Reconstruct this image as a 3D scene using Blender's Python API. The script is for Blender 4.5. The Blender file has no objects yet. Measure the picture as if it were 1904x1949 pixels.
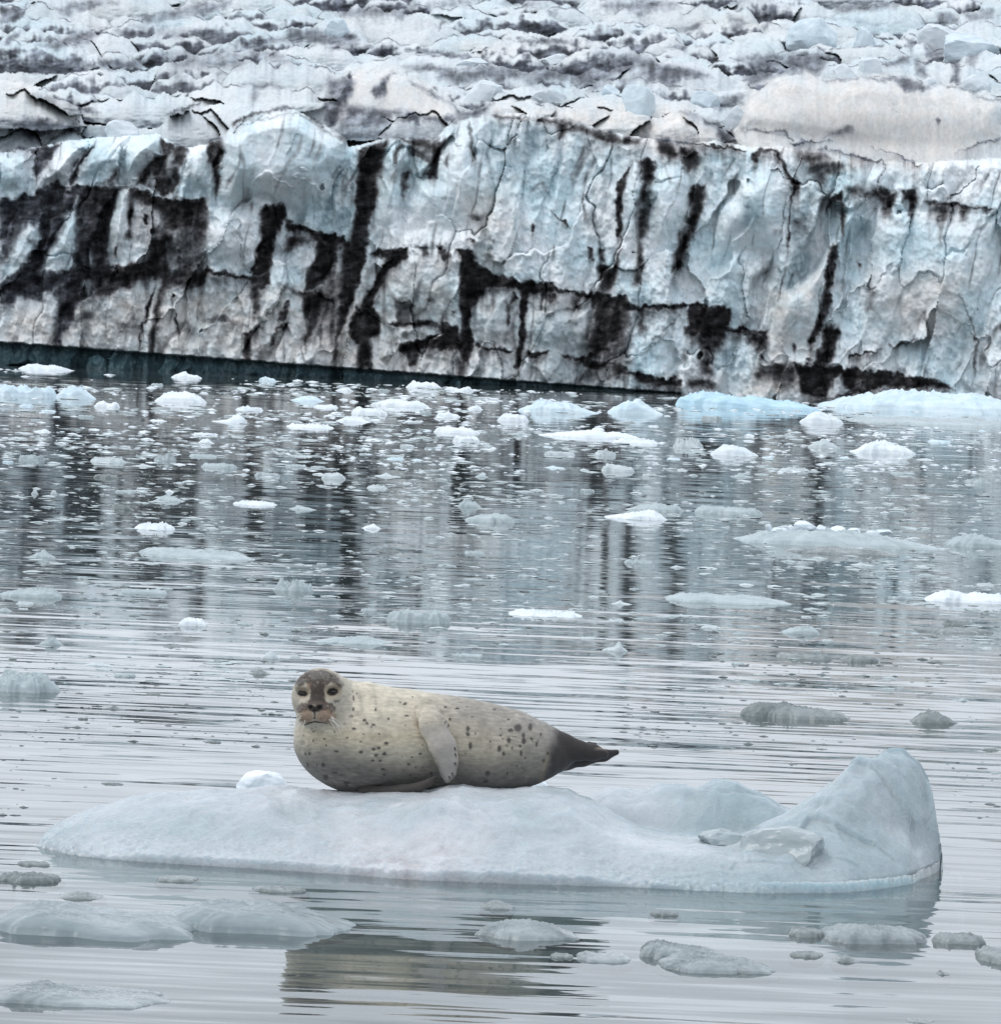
import bpy, math, random
import numpy as np
from mathutils import Vector, Matrix

SC = bpy.context.scene
COL = SC.collection
R = math.radians

# ----------------------------------------------------------------- camera, sky, sun, exposure
FPX = 9520.0                 # focal length in units of a 1904 wide picture
H = 2.92                     # eye height above the water
ROLL = R(2.4)
PITCH = math.atan2(974.5 - 560.0, FPX)
_d0 = np.array([0, math.cos(PITCH), -math.sin(PITCH)])
_u0 = np.array([0, math.sin(PITCH), math.cos(PITCH)])
_r0 = np.array([1.0, 0, 0])
CR = math.cos(ROLL) * _r0 + math.sin(ROLL) * _u0
CU = -math.sin(ROLL) * _r0 + math.cos(ROLL) * _u0
CAMPOS = np.array([0, 0, H])

cam = bpy.data.cameras.new("camera")
cam.sensor_fit = 'HORIZONTAL'
cam.sensor_width = 36.0
cam.lens = FPX / 1904.0 * 36.0
cam.clip_start = 0.5
cam.clip_end = 6000
camo = bpy.data.objects.new("camera", cam)
COL.objects.link(camo)
camo.matrix_world = Matrix(((CR[0], CU[0], -_d0[0], 0), (CR[1], CU[1], -_d0[1], 0), (CR[2], CU[2], -_d0[2], H), (0, 0, 0, 1)))
SC.camera = camo

SUN_EL, SUN_AZ = R(58), R(-112)     # azimuth clockwise from +Y: high on the left
world = bpy.data.worlds.new("World")
SC.world = world
world.use_nodes = True
wn = world.node_tree.nodes
wl_ = world.node_tree.links
bg = wn["Background"]
sky = wn.new("ShaderNodeTexSky")
sky.sky_type = 'NISHITA'
sky.sun_disc = False
sky.sun_elevation = SUN_EL
sky.sun_rotation = SUN_AZ
sky.air_density = 1.0
sky.dust_density = 4.0
tc = wn.new("ShaderNodeTexCoord")
mp = wn.new("ShaderNodeMapping")
mp.inputs["Scale"].default_value = (2.0, 2.0, 6.0)
cn = wn.new("ShaderNodeTexNoise")
cn.inputs["Scale"].default_value = 2.0
cn.inputs["Detail"].default_value = 4
cr = wn.new("ShaderNodeMapRange")
cr.inputs[1].default_value = 0.3
cr.inputs[2].default_value = 0.7
cr.inputs[3].default_value = 0.86
cr.inputs[4].default_value = 1.06
cl = wn.new("ShaderNodeMix")
cl.data_type = 'RGBA'
cl.blend_type = 'MULTIPLY'
cl.inputs[0].default_value = 1.0
CLOUD = (13.5, 14.4, 15.8, 1)      # overcast deck
cl.inputs[6].default_value = CLOUD
mx = wn.new("ShaderNodeMix")
mx.data_type = 'RGBA'
mx.inputs[0].default_value = 0.9
wl_.new(tc.outputs["Generated"], mp.inputs[0])
wl_.new(mp.outputs[0], cn.inputs["Vector"])
wl_.new(cn.outputs["Fac"], cr.inputs[0])
# thin bright cloud over the glacier, heavier overhead on the eye's side
sx_ = wn.new("ShaderNodeSeparateXYZ"); wl_.new(tc.outputs["Generated"], sx_.inputs[0])
def _m(op, a, b):
    nd = wn.new("ShaderNodeMath"); nd.operation = op
    for i, q in enumerate((a, b)):
        if isinstance(q, (int, float)): nd.inputs[i].default_value = q
        else: wl_.new(q, nd.inputs[i])
    return nd.outputs[0]
_z = _m('DIVIDE', _m('MAXIMUM', sx_.outputs[2], 0.0), 0.10)
_el = _m('ADD', _m('ADD', 0.80, _m('MULTIPLY', _m('MAXIMUM', sx_.outputs[2], 0.0), 0.16)), _m('MULTIPLY', _m('POWER', 2.718, _m('MULTIPLY', _m('MULTIPLY', _z, _z), -1.0)), 0.24))
_side = _m('ADD', 1.0, _m('MULTIPLY', sx_.outputs[1], 0.08))
wl_.new(_m('MULTIPLY', _m('MULTIPLY', _el, _side), cr.outputs[0]), cl.inputs[7])
wl_.new(sky.outputs[0], mx.inputs[6])
wl_.new(cl.outputs[2], mx.inputs[7])
wl_.new(mx.outputs[2], bg.inputs["Color"])
bg.inputs["Strength"].default_value = 0.1

sl = bpy.data.lights.new("sun", 'SUN')
sl.energy = 1.1
sl.angle = R(25)
sl.color = (1.0, 0.97, 0.93)
so = bpy.data.objects.new("sun", sl)
COL.objects.link(so)
_sd = Vector((math.sin(SUN_AZ) * math.cos(SUN_EL), math.cos(SUN_AZ) * math.cos(SUN_EL), math.sin(SUN_EL)))
so.rotation_euler = _sd.to_track_quat('Z', 'Y').to_euler()
so.location = (0, 0, 60)

vs = SC.view_settings
vs.view_transform = 'Standard'
vs.look = 'None'
vs.exposure = -0.08
vs.gamma = 1.0
SC.cycles.max_bounces = 6
SC.cycles.diffuse_bounces = 2
SC.cycles.glossy_bounces = 3
SC.cycles.transparent_max_bounces = 6
SC.cycles.use_denoising = True
SC.cycles.caustics_reflective = False
SC.cycles.caustics_refractive = False


# ----------------------------------------------------------------- picture ray -> place
def ray(u, v):
    u = np.asarray(u, float); v = np.asarray(v, float)
    a = (u - 952.0) / FPX
    b = -(v - 974.5) / FPX
    return _d0 + a[..., None] * CR + b[..., None] * CU


def P(u, v, Y):            # the point at depth Y
    d = ray(u, v)
    s = (np.asarray(Y, float) / d[..., 1])[..., None]
    return CAMPOS + d * s


def W(u, v):               # the point on the water
    d = ray(u, v)
    s = (-H / d[..., 2])[..., None]
    return CAMPOS + d * s


# ----------------------------------------------------------------- noise
_rs = np.random.RandomState(7)
_perm = np.concatenate([_rs.permutation(256)] * 3)
_g2 = np.stack([np.cos(np.arange(256) / 256 * 2 * np.pi), np.sin(np.arange(256) / 256 * 2 * np.pi)], 1)
_g3 = _rs.normal(size=(256, 3)); _g3 /= np.linalg.norm(_g3, axis=1)[:, None]


def n2(x, y):
    xi = np.floor(x).astype(int); yi = np.floor(y).astype(int)
    xf = x - xi; yf = y - yi
    xi &= 255; yi &= 255
    u = xf * xf * xf * (xf * (xf * 6 - 15) + 10); v = yf * yf * yf * (yf * (yf * 6 - 15) + 10)
    def g(ix, iy, fx, fy):
        gr = _g2[_perm[_perm[ix & 255] + (iy & 255)]]
        return gr[..., 0] * fx + gr[..., 1] * fy
    a = g(xi, yi, xf, yf); b = g(xi + 1, yi, xf - 1, yf); c = g(xi, yi + 1, xf, yf - 1); d = g(xi + 1, yi + 1, xf - 1, yf - 1)
    return (a + u * (b - a)) * (1 - v) + (c + u * (d - c)) * v


def fbm(x, y, o=4, gain=0.5):
    s = 0; a = 1.0
    for k in range(o):
        s = s + a * n2(x * 2 ** k + 17.3 * k, y * 2 ** k + 5.1 * k); a *= gain
    return s


def n3(x, y, z):
    xi = np.floor(x).astype(int); yi = np.floor(y).astype(int); zi = np.floor(z).astype(int)
    xf = x - xi; yf = y - yi; zf = z - zi
    f = lambda t: t * t * t * (t * (t * 6 - 15) + 10)
    u, v, w = f(xf), f(yf), f(zf)
    r = 0
    for i in (0, 1):
        for j in (0, 1):
            for k in (0, 1):
                gr = _g3[_perm[_perm[_perm[(xi + i) & 255] + ((yi + j) & 255)] + ((zi + k) & 255)]]
                dd = gr[..., 0] * (xf - i) + gr[..., 1] * (yf - j) + gr[..., 2] * (zf - k)
                r = r + dd * (u if i else 1 - u) * (v if j else 1 - v) * (w if k else 1 - w)
    return r


def worley(x, y, seed=3):
    """nearest distance, second distance, cell random (3)"""
    rs = np.random.RandomState(seed)
    jit = rs.rand(256, 5)
    xi = np.floor(x).astype(int); yi = np.floor(y).astype(int)
    f1 = np.full(x.shape, 9.0); f2 = np.full(x.shape, 9.0)
    cid = np.zeros(x.shape, int); px = np.zeros(x.shape); py = np.zeros(x.shape)
    for i in (-1, 0, 1):
        for j in (-1, 0, 1):
            h = _perm[_perm[(xi + i) & 255] + ((yi + j) & 255)]
            dx = xi + i + jit[h, 0] - x; dy = yi + j + jit[h, 1] - y
            d = np.sqrt(dx * dx + dy * dy)
            nn = d < f1
            f2 = np.where(nn, f1, np.minimum(f2, d))
            f1 = np.where(nn, d, f1); cid = np.where(nn, h, cid)
            px = np.where(nn, -dx, px); py = np.where(nn, -dy, py)
    return f1, f2, jit[cid, 2:5], px, py


def sst(a, b, x):
    t = np.clip((x - a) / (b - a), 0, 1)
    return t * t * (3 - 2 * t)


def poly_sd(U, V, pts):
    """signed distance to a closed polygon, negative inside"""
    pts = np.asarray(pts, float)
    d = np.full(U.shape, 1e18); ins = np.zeros(U.shape, bool)
    n = len(pts)
    for i in range(n):
        a = pts[i]; b = pts[(i + 1) % n]
        e = b - a
        wx = U - a[0]; wy = V - a[1]
        t = np.clip((wx * e[0] + wy * e[1]) / max(e @ e, 1e-9), 0, 1)
        d = np.minimum(d, (wx - t * e[0]) ** 2 + (wy - t * e[1]) ** 2)
        c = (a[1] > V) != (b[1] > V)
        if e[1] != 0:
            ins ^= c & (U < a[0] + (V - a[1]) / e[1] * e[0])
    d = np.sqrt(d)
    return np.where(ins, -d, d)


# ----------------------------------------------------------------- meshes, objects, materials
def mesh(name, verts, faces, smooth=True):
    verts = np.ascontiguousarray(verts, np.float32); faces = np.ascontiguousarray(faces, np.int32)
    me = bpy.data.meshes.new(name)
    k = faces.shape[1]
    me.vertices.add(len(verts)); me.vertices.foreach_set("co", verts.ravel())
    me.loops.add(faces.size); me.loops.foreach_set("vertex_index", faces.ravel())
    me.polygons.add(len(faces)); me.polygons.foreach_set("loop_start", np.arange(0, faces.size, k, dtype=np.int32))
    me.update(calc_edges=True)
    me.polygons.foreach_set("use_smooth", np.full(len(faces), smooth))
    me.validate()
    return me


def color(me, arr, name="Col"):
    at = me.color_attributes.new(name, 'FLOAT_COLOR', 'POINT')
    at.data.foreach_set("color", np.ascontiguousarray(arr, np.float32).ravel())


def obj(name, me, mat=None, parent=None, loc=None):
    o = bpy.data.objects.new(name, me)
    COL.objects.link(o)
    if mat is not None and me is not None and not me.materials:
        me.materials.append(mat)
    if parent is not None:
        o.parent = parent
    if loc is not None:
        o.location = loc
    return o


def tag(o, label=None, cat=None, group=None, kind=None):
    if label: o["label"] = label
    if cat: o["category"] = cat
    if group: o["group"] = group
    if kind: o["kind"] = kind
    return o


def grid_faces(n, m):
    i = np.arange(n * m).reshape(n, m)
    return np.stack([i[:-1, :-1], i[:-1, 1:], i[1:, 1:], i[1:, :-1]], -1).reshape(-1, 4)


class NT:
    def __init__(s, name):
        s.m = bpy.data.materials.new(name); s.m.use_nodes = True
        s.t = s.m.node_tree; s.n = s.t.nodes; s.l = s.t.links
        s.b = s.n.get("Principled BSDF"); s.out = s.n.get("Material Output")
    def new(s, typ, **kw):
        nd = s.n.new("ShaderNode" + typ)
        for k, v in kw.items():
            if k.startswith("in_"):
                key = k[3:]
                nd.inputs[int(key) if key.isdigit() else key.replace("_", " ")].default_value = v
            else:
                setattr(nd, k, v)
        return nd
    def link(s, a, b): s.l.new(a, b)
    def noise(s, scale, detail=3, rough=0.5, vec=None, mapscale=None, rot=None):
        nd = s.new("TexNoise"); nd.inputs["Scale"].default_value = scale; nd.inputs["Detail"].default_value = detail; nd.inputs["Roughness"].default_value = rough
        if vec is None:
            vec = s.new("NewGeometry").outputs["Position"]
        if mapscale is not None:
            mpn = s.new("Mapping"); mpn.inputs["Scale"].default_value = mapscale
            if rot: mpn.inputs["Rotation"].default_value = rot
            s.link(vec, mpn.inputs[0]); vec = mpn.outputs[0]
        s.link(vec, nd.inputs["Vector"])
        return nd
    def math(s, op, a, b=None, clamp=False):
        nd = s.new("Math", operation=op, use_clamp=clamp)
        for i, x in enumerate((a, b)):
            if x is None: continue
            if isinstance(x, (int, float)): nd.inputs[i].default_value = x
            else: s.link(x, nd.inputs[i])
        return nd.outputs[0]
    def rng(s, x, a, b, c, d):
        nd = s.new("MapRange"); s.link(x, nd.inputs[0])
        for i, q in enumerate((a, b, c, d)): nd.inputs[i + 1].default_value = q
        return nd.outputs[0]
    def mix(s, f, a, b, mode='MIX'):
        nd = s.new("Mix", data_type='RGBA', blend_type=mode)
        for i, x in ((0, f), (6, a), (7, b)):
            if isinstance(x, (int, float)): nd.inputs[i].default_value = x
            elif isinstance(x, tuple): nd.inputs[i].default_value = x + (1,) if len(x) == 3 else x
            else: s.link(x, nd.inputs[i])
        return nd.outputs[2]
    def bump(s, hgt, strength, dist, normal=None):
        nd = s.new("Bump"); nd.inputs["Strength"].default_value = strength; nd.inputs["Distance"].default_value = dist
        s.link(hgt, nd.inputs["Height"])
        if normal is not None: s.link(normal, nd.inputs["Normal"])
        return nd.outputs[0]


def lin(r, g, b):
    f = lambda c: (c / 255 / 12.92) if c / 255 <= 0.04045 else ((c / 255 + 0.055) / 1.055) ** 2.4
    return np.array([f(r), f(g), f(b)])

# ----------------------------------------------------------------- water
def water_material():
    t = NT("lagoon_water")
    pos = t.new("NewGeometry").outputs["Position"]
    patch = t.noise(0.12, 2, 0.5, pos, (1, 0.6, 1))
    pf = t.rng(patch.outputs["Fac"], 0.36, 0.64, 0.35, 1.0)
    slopes = []
    sp0 = t.new('SeparateXYZ'); t.link(pos, sp0.inputs[0]); Yv = sp0.outputs[1]
    near = t.math('MULTIPLY', t.rng(Yv, 33.5, 39.5, 1.0, 0.03), t.rng(Yv, 20, 25, 0.85, 1.0))
    gust = t.noise(0.16, 2, 0.5, pos, (0.8, 1.2, 1)); near = t.math('MULTIPLY', near, t.rng(gust.outputs['Fac'], .35, .65, .45, 1.25))
    for (kx, ky, det, amp, rot) in ((0.22, 0.9, 3, 0.055, 0.04), (0.9, 5.2, 3, 0.065, 0.05), (0.5, 3.0, 2, 0.055, -0.03), (0.6, 5.2, 2.5, 0.24, 0.03)):
        nz = t.noise(1.0, det, 0.55, pos, (kx, ky, 1), (0, 0, rot))
        sp = t.new("SeparateColor"); t.link(nz.outputs["Color"], sp.inputs[0])
        sy = t.math('MULTIPLY', t.math('SUBTRACT', sp.outputs[0], 0.5), amp)
        sx = t.math('MULTIPLY', t.math('SUBTRACT', sp.outputs[1], 0.5), amp * 0.28)
        if amp > 0.2: sx = t.math('MULTIPLY', sx, near); sy = t.math('MULTIPLY', sy, near)
        slopes.append((sx, sy))
    SX = t.math('ADD', t.math('MULTIPLY', t.math('ADD', t.math('ADD', slopes[0][0], slopes[1][0]), slopes[2][0]), pf), slopes[3][0])
    SY = t.math('ADD', t.math('MULTIPLY', t.math('ADD', t.math('ADD', slopes[0][1], slopes[1][1]), slopes[2][1]), pf), slopes[3][1])
    cb = t.new("CombineXYZ"); cb.inputs[2].default_value = 1.0
    t.link(SX, cb.inputs[0]); t.link(SY, cb.inputs[1])
    nm = t.new("VectorMath", operation='NORMALIZE'); t.link(cb.outputs[0], nm.inputs[0])
    nor = nm.outputs[0]
    gl = t.new("BsdfGlossy"); gl.inputs["Roughness"].default_value = 0.03; gl.inputs["Color"].default_value = (1, 1, 1, 1)
    t.link(nor, gl.inputs["Normal"])
    # glacier-milk body: floury water you can see a hand's depth into
    milk = t.noise(0.35, 4, 0.6, pos, (0.5, 1, 1))
    mc = t.mix(t.rng(milk.outputs["Fac"], 0.35, 0.7, 0, 1), (0.075, 0.10, 0.104), (0.12, 0.145, 0.147))
    df = t.new("BsdfDiffuse"); t.link(mc, df.inputs["Color"])
    tr = t.new("BsdfTransparent"); tr.inputs["Color"].default_value = (0.78, 0.87, 0.87, 1)
    body = t.new("MixShader"); body.inputs[0].default_value = 0.6
    t.link(df.outputs[0], body.inputs[1]); t.link(tr.outputs[0], body.inputs[2])
    fr = t.new("Fresnel"); fr.inputs["IOR"].default_value = 1.34; t.link(nor, fr.inputs["Normal"])
    # thin films of frazil slush, finer than the brash
    fz = t.noise(0.55, 6, 0.68, pos, (0.32, 1.3, 1))
    fz2 = t.noise(9.0, 3, 0.6, pos, (0.5, 1.6, 1))
    fzf = t.math('MULTIPLY', t.rng(fz.outputs["Fac"], 0.52, 0.68, 0, 1), t.rng(fz2.outputs["Fac"], 0.4, 0.62, 0.15, 0.75))
    sepp = t.new("SeparateXYZ"); t.link(pos, sepp.inputs[0])
    zone = t.math('MULTIPLY', t.rng(sepp.outputs[1], 36, 46, 0.0, 1.0), t.rng(sepp.outputs[1], 120, 158, 1.0, 0.5))
    fzf = t.math('MULTIPLY', t.math('MULTIPLY', fzf, zone), 0.46)
    sd = t.new("BsdfDiffuse"); sd.inputs["Color"].default_value = (0.40, 0.46, 0.47, 1)
    m1 = t.new("MixShader"); t.link(fr.outputs[0], m1.inputs[0]); t.link(body.outputs[0], m1.inputs[1]); t.link(gl.outputs[0], m1.inputs[2])
    m2 = t.new("MixShader"); t.link(fzf, m2.inputs[0]); t.link(m1.outputs[0], m2.inputs[1]); t.link(sd.outputs[0], m2.inputs[2])
    t.link(m2.outputs[0], t.out.inputs["Surface"])
    return t.m


def sheet(name, z, mat, kind="structure"):
    me = mesh(name, [(-2500, -300, z), (2500, -300, z), (2500, 3000, z), (-2500, 3000, z)], np.array([[0, 1, 2, 3]]), False)
    return tag(obj(name, me, mat), kind=kind)


sheet("water", 0.0, water_material())
t = NT("lake_bed_silt")
nz = t.noise(0.4, 4)
t.link(t.mix(nz.outputs["Fac"], (0.05, 0.07, 0.072), (0.09, 0.11, 0.11)), t.b.inputs["Base Color"])
t.b.inputs["Roughness"].default_value = 0.95
sheet("lake_bed", -2.5, t.m)


# ----------------------------------------------------------------- glacier
def WLV(u):                      # picture height of the water line at the ice front
    return 735.0 + 0.0419 * (u - 952.0)


Z1 = {'A': (0, 0), 'B': (620.2, 0), 'C': (1227.4, 0), 'D': (0, 338.3), 'E': (620.2, 338.3), 'F': (1227.4, 338.3)}


def zp(tagc, pts):
    ox, oy = Z1[tagc]
    return [(ox + 0.3553 * x, oy + 0.3553 * y) for x, y in pts]


# (zoom tile, what, strength, softness, outline): D rock dirt, W clean ice over it, T blue-green dense ice and one painted slab-edge shade, N warm dusty ice
STAINS_AND_SHADE = [
('A','N',.5,60,[(0,400),(200,440),(420,560),(560,640),(400,700),(0,640)]),
('B','N',.8,50,[(120,380),(300,360),(500,420),(720,590),(700,640),(500,620),(200,600),(60,690),(0,660),(0,470)]),
('B','N',.5,60,[(700,240),(1000,240),(1330,180),(1500,230),(1000,320),(760,300)]),
('B','N',.8,60,[(880,560),(1080,570),(1250,560),(1500,540),(1904,600),(1904,860),(1700,800),(1460,720),(1200,640),(900,610)]),
('C','N',.9,70,[(500,600),(560,470),(700,410),(850,390),(1000,430),(1250,405),(1450,430),(1700,470),(1904,530),(1904,760),(1650,830),(1500,900),(1200,830),(800,750),(500,690)]),
('C','N',.8,50,[(0,590),(200,580),(330,650),(560,720),(800,780),(1100,830),(1500,890),(1000,900),(600,800),(300,800),(100,830),(0,780)]),
('C','N',.45,60,[(280,100),(460,60),(740,80),(720,180),(300,180)]),
('D','N',.75,70,[(0,700),(400,650),(700,600),(1000,600),(1330,600),(1700,560),(1904,500),(1904,1020),(0,900)]),
('E','N',.55,60,[(0,500),(700,400),(700,1080),(0,1040)]),
('E','N',.5,60,[(700,60),(1000,0),(1000,500),(820,480)]),
('E','N',.4,70,[(780,600),(1400,620),(1380,1130),(780,1080)]),
('F','N',.6,60,[(640,620),(950,500),(900,1000),(620,1000)]),
('F','N',.5,80,[(1250,560),(1750,480),(1720,850),(1300,880),(1200,760)]),
('F','N',.8,40,[(600,1010),(830,1000),(960,1190),(510,1160)]),
('A','D',.75,22,[(300,50),(380,10),(560,0),(640,10),(500,40),(400,70),(380,90)]),
('A','D',.8,22,[(690,90),(900,60),(1100,10),(1250,0),(1210,40),(1080,80),(900,100),(840,120),(790,130),(760,100)]),
('A','D',.75,22,[(180,240),(280,220),(390,165),(560,160),(520,200),(440,240),(330,260),(300,270)]),
('A','D',.85,18,[(100,325),(270,320),(290,390),(180,390),(110,380)]),
('A','D',.6,22,[(290,320),(500,330),(540,370),(420,370),(350,380),(290,395)]),
('A','D',.85,18,[(530,320),(740,310),(790,330),(740,380),(690,370),(600,380),(540,370)]),
('A','D',.45,30,[(690,130),(860,150),(1180,160),(1130,200),(800,200),(740,160)]),
('A','D',.65,24,[(1280,220),(1500,190),(1560,150),(1740,170),(1904,190),(1904,250),(1600,230),(1400,240),(1330,260),(1260,230)]),
('A','D',.8,16,[(1540,150),(1570,150),(1560,210),(1540,200)]),('A','D',.8,16,[(1580,150),(1610,150),(1620,210),(1590,200)]),('A','D',.8,16,[(1640,155),(1700,150),(1750,180),(1740,230),(1650,220)]),
('A','D',.42,30,[(740,310),(950,260),(1280,265),(1400,260),(1480,270),(1600,350),(1350,330),(1280,380),(1100,370),(980,380),(960,480),(930,490),(900,330)]),
('A','D',.9,12,[(400,560),(440,565),(540,600),(500,620),(430,600)]),
('A','D',.9,12,[(480,480),(540,490),(480,510)]),
('A','D',.95,9,[(880,610),(960,580),(1080,545),(1080,552),(960,600),(900,618)]),
('A','D',.9,10,[(0,30),(110,45),(140,20),(130,80),(80,120),(0,130)]),('A','D',.7,14,[(40,190),(120,150),(160,110),(110,190),(40,240),(20,240)]),
('A','D',.6,24,[(1280,445),(1460,440),(1500,470),(1400,470),(1350,560),(1340,520),(1350,470)]),
('A','D',.75,26,[(1690,460),(1760,430),(1900,420),(1900,470),(1850,560),(1780,690),(1770,600),(1800,560),(1740,460),(1690,480)]),
('A','D',.65,24,[(0,640),(200,630),(420,660),(420,690),(380,710),(300,690),(200,760),(130,760),(110,690),(0,660)]),
('A','D',.85,14,[(0,825),(100,790),(200,790),(340,760),(270,850),(200,950),(190,1000),(180,910),(190,830),(100,805)]),
('A','D',.75,14,[(370,960),(400,880),(460,810),(520,760),(430,890),(400,990),(375,990)]),
('A','D',.7,24,[(560,970),(640,880),(640,930),(610,1000),(520,1000)]),
('A','D',.8,14,[(860,740),(930,770),(1000,790),(1010,810),(960,900),(960,980),(930,1050),(880,1050),(740,980),(720,1000),(740,950),(820,850),(860,830)]),
('A','W',.75,18,[(770,970),(810,900),(850,960),(830,1010),(780,1000)]),('A','W',.6,14,[(890,840),(930,800),(950,880),(920,980),(890,960)]),
('A','D',.8,16,[(1110,760),(1190,740),(1195,800),(1170,920),(1190,950),(1150,1060),(1140,980),(1130,900),(1110,870)]),
('A','D',.7,14,[(1240,650),(1300,630),(1480,570),(1560,560),(1570,580),(1440,600),(1300,650),(1250,680)]),
('A','D',.7,7,[(1610,590),(1680,640),(1740,680),(1730,685),(1660,640)]),
('A','D',.3,10,[(1250,650),(1600,600),(1850,760),(1845,770),(1590,612),(1260,665)]),
('A','D',.92,14,[(0,1075),(90,1060),(170,1050),(240,990),(300,970),(370,1010),(620,1000),(700,1015),(720,1010),(830,1050),(920,1080),(1100,1060),(1110,1130),(900,1130),(840,1100),(700,1040),(400,1030),(250,1060),(160,1080),(0,1115)]),
('A','T',.85,16,[(1865,840),(1850,900),(1790,960),(1720,1180),(1700,1240),(1740,1200),(1790,1060),(1840,930)]),  # blue-green shadow beside the big slab's right edge, painted in
('A','T',.35,60,[(1790,960),(1904,860),(1904,1240),(1720,1240)]),
('B','D',.65,26,[(0,40),(160,30),(400,15),(500,10),(480,60),(400,100),(330,85),(100,95),(0,60)]),
('B','D',.6,20,[(20,180),(130,175),(190,220),(100,240),(20,230)]),('B','D',.6,16,[(0,255),(350,240),(380,260),(300,270),(0,265)]),
('B','D',.5,24,[(550,10),(680,0),(760,20),(640,40),(560,60),(520,40)]),('B','D',.5,20,[(900,10),(1200,0),(1250,15),(1000,35)]),
('B','D',.6,14,[(1180,60),(1260,40),(1220,90),(1190,90)]),('B','D',.65,22,[(1480,20),(1560,0),(1760,0),(1740,60),(1690,90),(1600,50),(1500,60)]),
('B','D',.75,10,[(620,110),(640,110),(610,160),(600,160)]),('B','D',.75,10,[(985,115),(1010,120),(1005,135),(985,135)]),
('B','D',.9,12,[(420,260),(560,265),(720,290),(890,330),(880,345),(820,335),(700,310),(560,290)]),
('B','D',.85,26,[(400,350),(560,345),(720,380),(860,345),(1060,345),(1300,355),(1480,310),(1650,290),(1904,370),(1904,410),(1800,400),(1720,370),(1560,400),(1500,480),(1400,490),(1330,440),(1240,430),(1100,460),(1000,440),(930,460),(880,430),(760,440),(700,465),(600,420),(580,370),(500,385)]),
('B','W',.6,22,[(1020,440),(1060,380),(1110,380),(1100,440)]),('B','W',.7,20,[(940,440),(990,410),(1060,450),(1000,465)]),('B','W',.6,18,[(1460,440),(1530,410),(1500,480)]),
('B','D',.85,14,[(1000,215),(1060,205),(1230,205),(1330,230),(1200,238),(1060,232)]),
('B','D',.8,20,[(1400,190),(1440,170),(1460,130),(1500,170),(1560,160),(1480,220),(1390,230)]),
('B','D',.6,26,[(1560,420),(1700,370),(1904,400),(1880,470),(1780,430),(1700,420),(1600,480)]),
('B','D',.75,26,[(0,420),(120,420),(150,440),(100,540),(60,640),(30,680),(0,650)]),
('B','D',.8,22,[(300,420),(350,400),(310,510),(280,520),(230,490)]),
('B','D',.65,18,[(440,430),(560,490),(640,540),(720,580),(740,600),(780,590),(860,550),(910,550),(830,620),(700,620),(690,560),(600,530),(500,470)]),
('B','D',.75,14,[(850,455),(920,490),(880,530),(860,500)]),
('B','D',.6,34,[(120,560),(250,575),(420,600),(500,610),(490,660),(430,660),(350,610),(330,670),(200,690),(60,690),(90,600)]),
('B','D',.8,18,[(430,590),(495,600),(490,670),(440,660)]),
('B','D',.65,20,[(500,620),(700,620),(800,620),(690,660),(520,650)]),
('B','D',.4,30,[(60,690),(380,700),(420,740),(200,760),(60,760)]),
('B','D',.8,20,[(380,740),(440,735),(600,745),(610,780),(590,950),(570,960),(550,900),(530,860),(470,830),(440,770)]),
('B','W',.5,16,[(480,790),(570,800),(560,860),(500,830)]),
('B','D',.85,20,[(170,800),(340,750),(300,900),(280,1000),(260,1100),(230,1200),(200,1340),(100,1340),(150,1240),(170,1000)]),
('B','D',.7,10,[(370,780),(400,780),(380,880),(360,890)]),('B','D',.7,18,[(400,920),(450,900),(440,1000),(410,1080)]),
('B','D',.75,18,[(880,610),(1080,630),(1060,650),(960,640),(920,660)]),
('B','D',.75,24,[(1090,630),(1290,640),(1420,690),(1460,700),(1560,720),(1690,740),(1680,780),(1500,770),(1470,760),(1380,720),(1300,690),(1250,740),(1230,680),(1130,650)]),
('B','D',.85,24,[(1770,750),(1830,745),(1860,780),(1890,850),(1830,870),(1790,800)]),
('B','D',.8,18,[(580,800),(640,740),(600,850),(590,960),(530,940),(560,880)]),
('B','D',.5,10,[(760,650),(780,650),(800,850),(780,850)]),('B','D',.6,14,[(640,830),(665,810),(650,880),(640,880)]),
('B','T',.8,10,[(850,830),(880,790),(890,700),(900,700),(895,770),(870,830),(900,990),(885,930)]),
('B','T',.5,24,[(880,640),(940,650),(920,760),(880,820)]),('B','T',.45,24,[(1080,650),(1240,680),(1230,780),(1100,830),(1070,870)]),
('B','T',.5,14,[(1260,820),(1300,800),(1230,930),(1215,930)]),('B','T',.5,14,[(1090,1050),(1140,1045),(1140,1080),(1090,1090)]),('B','T',.5,14,[(1000,1160),(1040,1150),(1010,1230),(1000,1220)]),
('B','D',.8,20,[(1670,850),(1740,860),(1780,900),(1720,1000),(1720,1090),(1670,1100),(1690,980),(1680,900)]),
('B','D',.8,12,[(1650,870),(1610,940),(1590,1010),(1580,1250),(1560,1270),(1555,1010),(1600,920)]),
('C','D',.7,30,[(60,740),(120,740),(150,800),(110,830),(70,810)]),('C','D',.8,28,[(180,780),(260,780),(300,830),(270,930),(230,920),(180,840)]),('C','D',.8,24,[(0,870),(60,880),(40,960),(0,1000)]),
('C','D',.8,20,[(300,620),(380,650),(470,710),(480,760),(440,770),(390,740),(380,690),(320,660)]),
('C','D',.4,22,[(190,600),(280,600),(300,650),(220,660)]),
('C','D',.85,7,[(150,750),(440,780),(550,815),(540,822),(430,797),(160,765)]),
('C','D',.8,12,[(570,820),(620,790),(700,795),(740,840),(770,930),(830,980),(830,1010),(790,1020),(760,960),(730,870),(690,820),(620,830),(600,870),(580,860)]),
('C','D',.7,28,[(800,800),(960,810),(1000,850),(960,870),(850,880),(810,830)]),
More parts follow.
